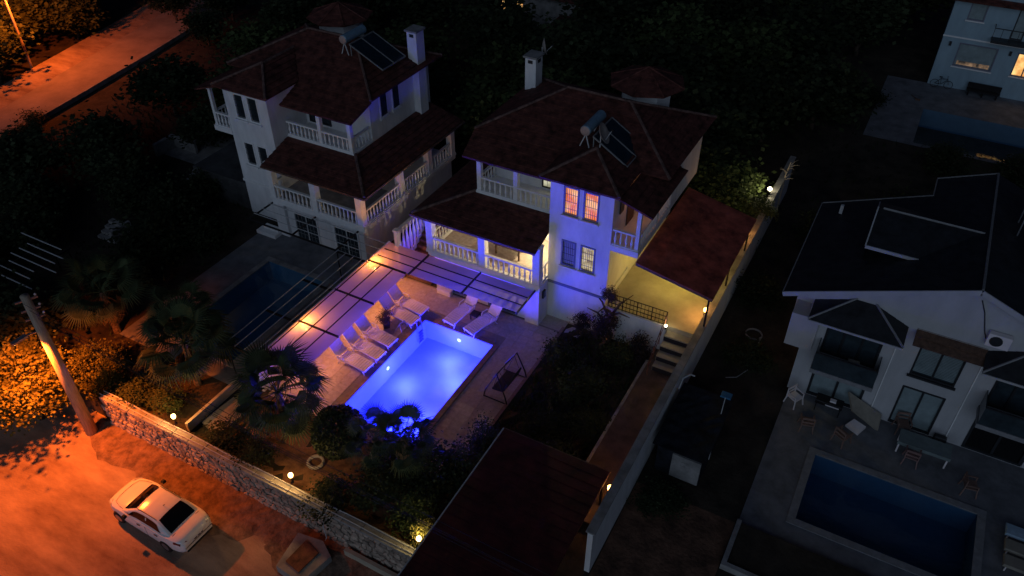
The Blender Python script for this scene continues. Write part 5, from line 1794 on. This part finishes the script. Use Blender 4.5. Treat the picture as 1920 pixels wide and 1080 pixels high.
    for y0, y1 in ((-0.22, -0.13), (-0.09, 0.03), (0.08, 0.21)): cm_.box(2.2 - 4.456, 2.2 - 4.4525, y0, y1, 0.69, 0.75)
    cm_.build('plate_print', M['metal'], po)
    MB().tube([(2.2 - 2.78, 0, 1.45), (2.2 - 2.92, 0, 1.58)], 0.012, 5).build('antenna', M['tyre'], t)
    t.scale = (1.15, 1.15, 1.15)
    return t


cr = car()
cr.location = (-24.65, 11.45, -1.5)
cr.rotation_euler = (0, 0, R(179))


# ------------------------------------------------------------------ plants
def leaf_cloud(n, rad, clumps, ls, seed, flat=0.35, spread=0.28):
    r = np.random.default_rng(seed)
    rad = np.array(rad)
    c = r.normal(0, 1, (clumps, 3))
    c /= np.linalg.norm(c, axis=1)[:, None]
    c *= r.uniform(0.35, 1.0, (clumps, 1)) ** 0.6
    idx = r.integers(0, clumps, n)
    cs = r.uniform(0.55, 1.25, clumps)
    p = c[idx] + r.normal(0, spread, (n, 3)) * cs[idx][:, None]
    p = p * rad
    ax = r.normal(0, 1, (n, 3))
    ax[:, 2] *= flat
    ax /= np.linalg.norm(ax, axis=1)[:, None]
    up = r.normal(0, 0.6, (n, 3)) + np.array([0, 0, 1.0])
    sd = np.cross(ax, up)
    sd /= np.linalg.norm(sd, axis=1)[:, None] + 1e-9
    L = ls * r.uniform(0.6, 1.35, (n, 1))
    Wd = L * 0.42
    v = np.stack([p, p + ax * L * 0.5 + sd * Wd, p + ax * L, p + ax * L * 0.5 - sd * Wd], 1).reshape(-1, 3)
    me = bpy.data.meshes.new('crown')
    f = np.arange(4 * n).reshape(-1, 4)
    me.from_pydata(v.tolist(), [], f.tolist())
    me.update()
    return me


def trunk_mesh(h, r0, seed, limbs=5, top=None):
    r = random.Random(seed)
    mb = MB()
    pts = [(0, 0, -0.1)]
    for k in range(1, 5):
        pts.append((r.uniform(-.12, .12) * k * 0.5, r.uniform(-.12, .12) * k * 0.5, h * k / 4))
    mb.tube(pts, [r0, r0 * 0.85, r0 * 0.7, r0 * 0.55, r0 * 0.35], 8)
    for k in range(limbs):
        a = 2 * PI * k / limbs + r.uniform(-.4, .4)
        z = h * r.uniform(0.5, 0.95)
        l = h * r.uniform(0.35, 0.6)
        q = Vector((0, 0, z))
        e = Vector((math.cos(a) * l, math.sin(a) * l, z + l * r.uniform(0.4, 0.9)))
        mb.tube([q, (q + e) / 2 + Vector((0, 0, 0.1)), e], [r0 * 0.45, r0 * 0.3, r0 * 0.1], 6)
    return mb.mesh('trunk', True)


CROWNS = [leaf_cloud(3200, (1, 1, 0.8), 26, 0.16, s) for s in (1, 2, 3)]
CROWNS.append(leaf_cloud(3000, (1, 1, 1.1), 34, 0.13, 4, 0.6))
TRUNKS = [trunk_mesh(1.0, 0.075, s) for s in (1, 2, 3)]


def set_mat(o, m):
    o.material_slots[0].link = 'OBJECT'
    o.material_slots[0].material = m


for me_ in CROWNS: me_.materials.append(M['leafdark'])
for me_ in TRUNKS: me_.materials.append(M['bark'])


def tree(label, x, y, r, h, m=None, group=None, name='tree', z=0.0, kind=None, squash=0.85):
    k = random.randrange(3) if kind is None else kind
    t = thing(name, label, 'tree', (x, y, z), random.uniform(0, 6), group)
    local(t)
    tr_ = put('trunk', TRUNKS[random.randrange(3)], None, t, None, (0, 0, 0), (h * 0.8, h * 0.8, h * 0.75))
    c = put('crown', CROWNS[k], None, t, None, (0, 0, random.uniform(0, 6)), (r, r * random.uniform(0.85, 1.1), r * squash))
    c.location = (0, 0, h)
    if m: set_mat(c, m)
    return t


def bush(label, x, y, r, h, m=None, group=None, name='bush', z=0.0, mesh=None):
    t = local(thing(name, label, 'bush', (x, y, z), random.uniform(0, 6), group))
    st_ = MB()
    for k in range(4):
        a = k * 1.6
        st_.tube([(0, 0, -0.05), (0.2 * r * math.cos(a), 0.2 * r * math.sin(a), h * 0.4), (0.5 * r * math.cos(a), 0.5 * r * math.sin(a), h * 0.8)], [0.04, 0.03, 0.01], 5)
    st_.build('stems', M['bark'], t)
    c = put('foliage', mesh or CROWNS[3], None, t, None, (0, 0, random.uniform(0, 6)), (r, r, h * 0.55))
    c.location = (0, 0, h * 0.55)
    if m: set_mat(c, m)
    return t


# tree under the street lamp, big pale leaves
big = leaf_cloud(8000, (1, 1, 0.85), 60, 0.075, 21, 0.5, 0.17)
big.materials.append(M['leafstreet'])
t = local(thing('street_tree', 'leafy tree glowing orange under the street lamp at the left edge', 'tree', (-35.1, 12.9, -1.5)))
tk_ = put('trunk', TRUNKS[0], None, t, None, (0, 0, 0), (2.6, 2.6, 2.0))
c = put('crown', big, None, t, None, (0, 0, 0), (2.5, 2.2, 2.1))
c.location = (0, 0, 2.75)
t2 = dup(t, (-33.2, 15.6, -1.2), 2.0, 'smaller orange lit tree just behind the utility pole', None, (0.62, 0.62, 0.72))
t3 = dup(t, (-38.5, 11.6, -1.6), 4.0, 'orange lit tree low at the left frame edge', None, (0.8, 0.8, 0.75))
for (x, y, r, lab) in ((-30.2, 15.6, 0.9, 'dry orange bush at the left end of the stone wall'), (-28.6, 15.9, 0.8, 'low bush behind the stone wall right of the pole'),
                       (-24.0, 15.5, 0.9, 'dark low bush behind the wall below the first palm'), (-22.2, 15.4, 0.8, 'dark trailing bush on the stone wall between its two lamps'),
                       (-17.6, 15.1, 0.9, 'dark trailing bush on the wall right of the second globe lamp')):
    bush(lab, x, y, r, 0.9, M['leafmid'] if x < -28 else M['leafdark'])


# fan palms
def frond_mesh(seed, n=28, L=0.95, pet=1.25, droop=0.42, span=225):
    r = random.Random(seed)
    mb = MB()
    mb.tube([(0, 0, 0), (pet * 0.5, 0, 0.06), (pet, 0, 0.0)], [0.022, 0.016, 0.012], 4)
    base = Vector((pet, 0, 0))
    for k in range(n):
        a = R(-span / 2 + span * k / (n - 1))
        l = L * (0.72 + 0.28 * math.cos(a * 0.55)) * r.uniform(0.92, 1.05)
        d = Vector((math.cos(a), math.sin(a), 0))
        s = Vector((-math.sin(a), math.cos(a), 0))
        m1 = base + d * l * 0.55 + Vector((0, 0, 0.05 - droop * 0.10))
        tip = base + d * l + Vector((0, 0, -droop * l * r.uniform(0.6, 1.3)))
        w_ = l * math.tan(R(span / (n - 1)) / 2) * 0.9
        w1 = min(0.055, w_ * 0.6)
        i = len(mb.v)
        mb.v += [tuple(base), tuple(m1 - s * w1), tuple(m1 + s * w1), tuple(tip), tuple(m1 + Vector((0, 0, 0.025)))]
        mb.f += [(i, i + 1, i + 4), (i, i + 4, i + 2), (i + 1, i + 3, i + 4), (i + 4, i + 3, i + 2)]
    return mb.mesh('frond')


FR = [frond_mesh(s) for s in (1, 2, 3)]
for f_ in FR: f_.materials.append(M['frond'])
FRD = frond_mesh(9, 22, 0.8, 0.7, 0.8, 200)
FRD.materials.append(M['deadfrond'])


def palm(label, x, y, h, r, nf, dead, seed, z=0.0):
    rr = random.Random(seed)
    t = local(thing('fan_palm', label, 'palm tree', (x, y, z), rr.uniform(0, 6), 'fan palms in the pool gardens'))
    tk = MB()
    prof = []
    nseg = 14
    for k in range(nseg + 1):
        zz = h * k / nseg
        prof.append((0.20 - 0.05 * k / nseg + (0.02 if k % 2 else 0), zz))
    tk.lathe(prof, 9)
    tk.build('trunk', M['palmbark'], t)
    for k in range(nf):
        az = k * 2.399 + rr.uniform(-.25, .25)
        q = (k + 0.5) / nf
        el = R(70 - 105 * q ** 0.9) + rr.uniform(-.14, .14)
        rs_ = r * rr.uniform(0.82, 1.1)
        put('frond', FR[k % 3], None, t, None, (rr.uniform(-.45, .45), -el, az), (rs_, rs_, rs_)).location = (0, 0, h - 0.05 + 0.1 * (1 - q))
    for k in range(dead):
        az = k * 2.399 + 1
        el = R(-48 - 30 * k / max(1, dead)) + rr.uniform(-.1, .1)
        put('dry_frond', FRD, None, t, None, (rr.uniform(-.3, .3), -el, az), (r, r, r)).location = (0, 0, h - 0.25 - 0.25 * k / max(1, dead))
    return t


palm('fan palm in the middle, just left of the lit pool deck', -22.0, 17.45, 2.9, 1.25, 25, 7, 1)
palm('fan palm with hanging fronds lit orange, behind the stone wall on the left', -28.4, 17.8, 2.9, 1.25, 25, 10, 2)
palm('fan palm silhouetted against the glowing near end of the pool', -15.4, 18.2, 2.6, 0.85, 17, 3, 3)
palm('small fan palm beside the silhouetted one at the near pool corner', -16.85, 17.9, 2.0, 0.75, 15, 2, 4)
palm('dim fan palm with dry fronds far left above the utility pole', -35.4, 18.6, 2.9, 1.15, 17, 10, 5)
palm('dark fan palm beside the pool of the unlit villa', -31.0, 20.0, 2.3, 0.95, 15, 4, 6)

# round bush and garden shrubs
rbm = leaf_cloud(9000, (1, 1, 0.95), 9000, 0.10, 33, 0.8, 0.02)
co = np.empty(len(rbm.vertices) * 3)
rbm.vertices.foreach_get('co', co)
co = co.reshape(-1, 4, 3)
mid = co.mean(1, keepdims=True)
rad_ = np.linalg.norm(mid, axis=2, keepdims=True)
want = 0.80 + 0.20 * rng.random((len(co), 1, 1)) + 0.05 * np.sin(mid[:, :, :1] * 9) * np.sin(mid[:, :, 1:2] * 8 + mid[:, :, 2:] * 7)
co = co + mid / np.maximum(rad_, 1e-3) * (want - rad_)
rbm.vertices.foreach_set('co', co.reshape(-1))
rbm.update()
rbm.materials.append(M['leafdark'])
bush('large round clipped bush in front of the near pool corner', -19.05, 17.9, 1.3, 2.3, M['leafdark'], None, 'round_bush', 0, rbm)
for k, (x, y, r, h, mm, lab) in enumerate((
        (-13.0, 21.0, 0.6, 1.8, 'leafdark', 'upright dark shrub at the deck corner beside the front carport'),
        (-16.2, 18.0, 0.9, 1.6, 'leafdark', 'dense dark shrub between the two palms at the near pool edge'),
        (-15.75, 19.05, 0.85, 1.25, 'leafdark', 'low dark shrub right at the near pool edge under the silhouetted palm'),
        (-14.2, 18.3, 1.2, 1.7, 'leafdark', 'dark shrub below the silhouetted palm'),
        (-12.8, 19.3, 1.0, 1.5, 'leafdark', 'dark shrub between the palm and the maroon carport roof'),
        (-15.8, 16.6, 1.1, 1.3, 'leafdark', 'spreading dark shrub on the red soil below the palms'),
        (-13.6, 16.2, 0.9, 1.2, 'leafmid', 'shrub lit yellow near the carport roof edge'),
        (-12.5, 28.4, 0.9, 0.9, 'leafdark', 'grey green shrub at the top left of the garden bed'),
        (-10.7, 27.0, 1.1, 0.9, 'leafdark', 'wide shrub in the middle of the garden bed'),
        (-9.7, 29.6, 0.7, 1.4, 'leafdark', 'dark upright shrub under the terrace wall'),
        (-8.8, 30.4, 0.55, 1.5, 'leafpurple', 'small reddish shrub next to the terrace steps'),
        (-11.0, 23.6, 0.9, 0.6, 'leafdark', 'low dark shrub in the lower garden bed'),
        (-9.3, 24.8, 0.8, 0.7, 'leafdark', 'dark shrub beside the garden path'),
        (-10.0, 22.0, 0.9, 0.8, 'leafdark', 'dark shrub just behind the front carport roof'),
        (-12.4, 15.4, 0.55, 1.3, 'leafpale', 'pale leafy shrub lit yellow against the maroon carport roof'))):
    bush(lab, x, y, r, h, M[mm])
tree('small purple leaved tree against the white terrace wall', -10.9, 30.3, 0.62, 1.7, M['leafpurple'], None, 'garden_tree', 0, 3, 1.0)
tree('thin tree with dark leaves at the corner of the bay and the terrace', -10.95, 30.9, 0.36, 3.4, M['leafpurple'], None, 'garden_tree', 0, 3, 1.1)
tree('little bare stemmed tree in front of the blue lit wall', -12.3, 30.6, 0.45, 1.2, M['leafpurple'], None, 'garden_tree', 0, 3, 0.8)
pt = local(thing('potted_plant', 'dark square pot with leafy plant between the loungers', 'potted plant', (-22.35, 26.15, 0)))
MB().lathe([(0.22, 0), (0.30, 0.42), (0.32, 0.46), (0.26, 0.46)], 4).build('pot', M['terracotta'], pt)
c = put('foliage', CROWNS[3], None, pt, None, (0, 0, 0), (0.38, 0.38, 0.32))
c.location = (0, 0, 0.78)
set_mat(c, M['leafpurple'])
MB().tube([(0, 0, 0.4), (0, 0, 0.8)], 0.03, 5).build('stem', M['bark'], pt)

# dark trees round about
bgt = [(-26.5, 46, 2.6, 3.6), (-23, 49, 2.8, 4.0), (-29, 51, 3.0, 3.8), (-19.5, 47.5, 2.4, 3.2), (-16, 50, 2.8, 3.6), (-12, 47.5, 2.4, 3.2), (-9.2, 46, 1.9, 2.8), (-12.5, 53, 2.8, 3.4),
       (-21, 55, 3.0, 4.2), (-26, 58, 3.2, 4.0), (-32, 57, 3.2, 4.0), (-17, 58.5, 3.0, 3.8), (-9.5, 57.5, 2.8, 3.6), (-6.5, 62, 2.8, 3.4), (-13, 64, 3.2, 4.0), (-20, 65, 3.2, 4.0),
       (-26, 67, 3.2, 3.8), (-10, 71, 3.2, 3.8), (-17, 73, 3.4, 4.2), (-24, 76, 3.6, 4.4), (-6, 79, 3.2, 4.0), (-14, 83, 3.6, 4.4), (-3.6, 88, 3.6, 4.4), (-33, 86, 3.8, 4.5),
       (-36, 62, 3.0, 3.6), (-44, 63, 3.2, 3.8), (-50, 60, 3.2, 3.8), (-38, 52, 2.8, 3.6), (-44, 50, 3.0, 3.6), (-34, 47, 2.4, 3.2), (-50, 47, 2.8, 3.4), (-54, 56, 2.6, 3.0), (-47.5, 42, 2.4, 2.8), (-53, 39.5, 2.4, 2.8),
       (-57, 63, 3.0, 3.4), (-55, 70, 3.4, 4.0), (-49, 74, 3.4, 4.0), (-62, 70, 3.4, 4.0)]
for (x, y, r, h) in bgt:
    tree('dark leafy tree in the black grove behind the two villas', x, y, r, h, M['leafdark'] if random.random() < 0.7 else M['leafmid'], 'dark trees behind the villas')
for (x, y, r, h) in ((-47, 29, 1.9, 1.8), (-51, 31, 2.2, 2.2), (-54, 27, 2.2, 2.0), (-46.5, 37.0, 1.8, 1.8), (-40.5, 28, 1.6, 1.5), (-44, 27.8, 1.5, 1.6), (-50, 24, 1.9, 1.6), (-55, 21, 2.0, 1.8), (-39, 24.5, 1.6, 1.5),
                     (-46.5, 21.5, 1.6, 1.6), (-37.0, 27.0, 1.2, 1.0), (-41, 31, 1.2, 1.2), (-39, 15.8, 1.8, 1.4), (-43, 15.0, 2.0, 1.5), (-37.8, 21, 1.5, 1.4), (-48, 17.5, 2.2, 1.8)):
    tree('dark bushy tree in the unlit garden left of the villas', x, y, r, h, M['leafdark'], 'dark garden trees on the left')
for (x, y, r, h) in ((-71.5, 36.5, 2.2, 3.0), (-74.5, 39.0, 2.6, 3.4), (-73.5, 33.5, 2.4, 2.6), (-76.5, 43.5, 2.6, 3.2), (-72.8, 29.5, 2.4, 2.4), (-79, 38, 2.8, 3.2), (-74.0, 46.5, 2.2, 2.6), (-80, 48, 3, 3.4), (-77.5, 52.5, 3, 3.6), (-73.5, 61, 2.6, 3.4), (-84, 44, 3, 3.4), (-69, 26, 2.2, 2.2)):
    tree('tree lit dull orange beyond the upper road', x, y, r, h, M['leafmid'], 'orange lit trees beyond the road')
for (x, y, r, h, lab) in ((-68.4, 54.0, 1.7, 2.6, 'dark tree leaning over the middle of the upper road end'), (-61.4, 51.5, 1.8, 1.8, 'dark round tree on the near side of the upper road end'), (-64.0, 57.5, 2.2, 2.6, 'farthest dark tree closing off the upper road')):
    tree(lab, x, y, r, h, M['leafdark'], 'trees at the road end')
bush('dark shrub overhanging the near edge of the upper road', -60.6, 31.9, 1.0, 1.3, M['leafdark'], None, 'road_shrub')
bush('second dark shrub at the near edge of the upper road', -60.0, 29.6, 0.8, 1.0, M['leafdark'], None, 'road_shrub')
for (x, y, r, h, lab) in ((-3.6, 33.0, 1.1, 1.0, 'dark shrub in the passage beside the boundary wall'), (-4.6, 38.5, 1.2, 1.3, 'dark bush in the passage near the far lamp'), (-2.5, 46.5, 1.4, 1.5, 'dark bush on the open ground behind the right house'),
                          (2.0, 50.5, 1.7, 1.8, 'dark bush behind the charcoal roof'), (6.5, 53, 1.8, 1.8, 'dark bush at the right edge behind the charcoal roof'), (-4.5, 22.2, 0.9, 0.7, 'low dark shrub with pale flowers below the shed'), (3.5, 60.0, 1.6, 1.4, 'dark bush in front of the far empty pool'), (8.5, 60.5, 1.8, 1.5, 'dark bush right of the far empty pool'), (-3.3, 68, 1.2, 1.4, 'dark bush left of the far patio')):
    bush(lab, x, y, r, h, M['leafdark'])
for (x, y, r, h, lab) in ((-7.8, 43.4, 1.3, 1.4, 'green bush lit by the white lamp behind the carport'), (-8.6, 47.5, 1.4, 1.8, 'loose green bush beyond the white lamp'), (-9.6, 43.0, 0.9, 1.2, 'small green bush behind the lit villa corner')):
    bush(lab, x, y, r, h, M['leafmid'])
iv = bush('ivy clump growing over the boundary wall by the white lamp', -6.2, 43.6, 0.8, 1.0, M['leafmid'], None, 'ivy', 2.5)
bt = local(thing('bare_tree', 'small bare branched tree beside the white lamp on the boundary wall', 'tree', (-5.9, 48.2, 2.6)))
mb = MB()
mb.tube([(0, 0, -2.6), (0, 0.2, 0.3), (0.1, 0.5, 1.2)], [0.08, 0.05, 0.03], 6)
bt_ = mb.build('trunk', M['wood'], bt)
mb = MB()
for k in range(9):
    a = k * 0.9
    b0 = Vector((0.02 * k, 0.05 * k, 0.1 + 0.12 * k))
    e = b0 + Vector((0.55 * math.cos(a), 0.55 * math.sin(a), 0.25))
    mb.tube([b0, (b0 + e) / 2 + Vector((0, 0, 0.08)), e], [0.025, 0.018, 0.006], 4)
mb.build('branches', M['wood'], bt)
lg = thing('log_pile', 'pile of broken branches and pale rubble behind the lit villa', 'log pile', (-9.5, 45, 0))
for k in range(12):
    a = random.uniform(0, PI)
    x, y = random.uniform(-11.4, -8.0), random.uniform(42.8, 46.0)
    l = random.uniform(0.4, 1.1)
    MB().tube([(x, y, 0.15), (x + l * math.cos(a), y + l * math.sin(a), random.uniform(0.2, 0.7))], [random.uniform(0.06, 0.15), 0.05], 7).build('log', M['wood'], lg)
bo_ = thing('barrel', 'pale barrel standing on open ground behind the charcoal roof', 'barrel', (1.0, 46.3, 0))
MB().lathe([(0.30, 0), (0.34, 0.3), (0.34, 0.6), (0.30, 0.9)], 12, (0.4, 45.6, 0)).build('drum', M['palemetal'], bo_)

# weeds: ground cover
wv = MB()
r_ = random.Random(3)
for k in range(5200):
    if k < 3200: x, y = r_.uniform(-60, -35.5), r_.uniform(15, 62)
    elif k < 4200: x, y = r_.uniform(-30, 3), r_.uniform(42.5, 70)
    else: x, y = r_.uniform(-13.2, -8.5), r_.uniform(20, 31)
    if (-50 < x < -38 and 33.5 < y < 39) or (x > -3.2 and y > 62.5): continue
    a = r_.uniform(0, 6.3)
    h_ = r_.uniform(0.15, 0.5)
    w_ = 0.08
    wv.face((x - w_ * math.cos(a), y - w_ * math.sin(a), -0.02), (x + w_ * math.cos(a), y + w_ * math.sin(a), -0.02), (x + r_.uniform(-.2, .2), y + r_.uniform(-.2, .2), h_))
wv.build('weeds', M['leafdark'], None, kind='stuff')
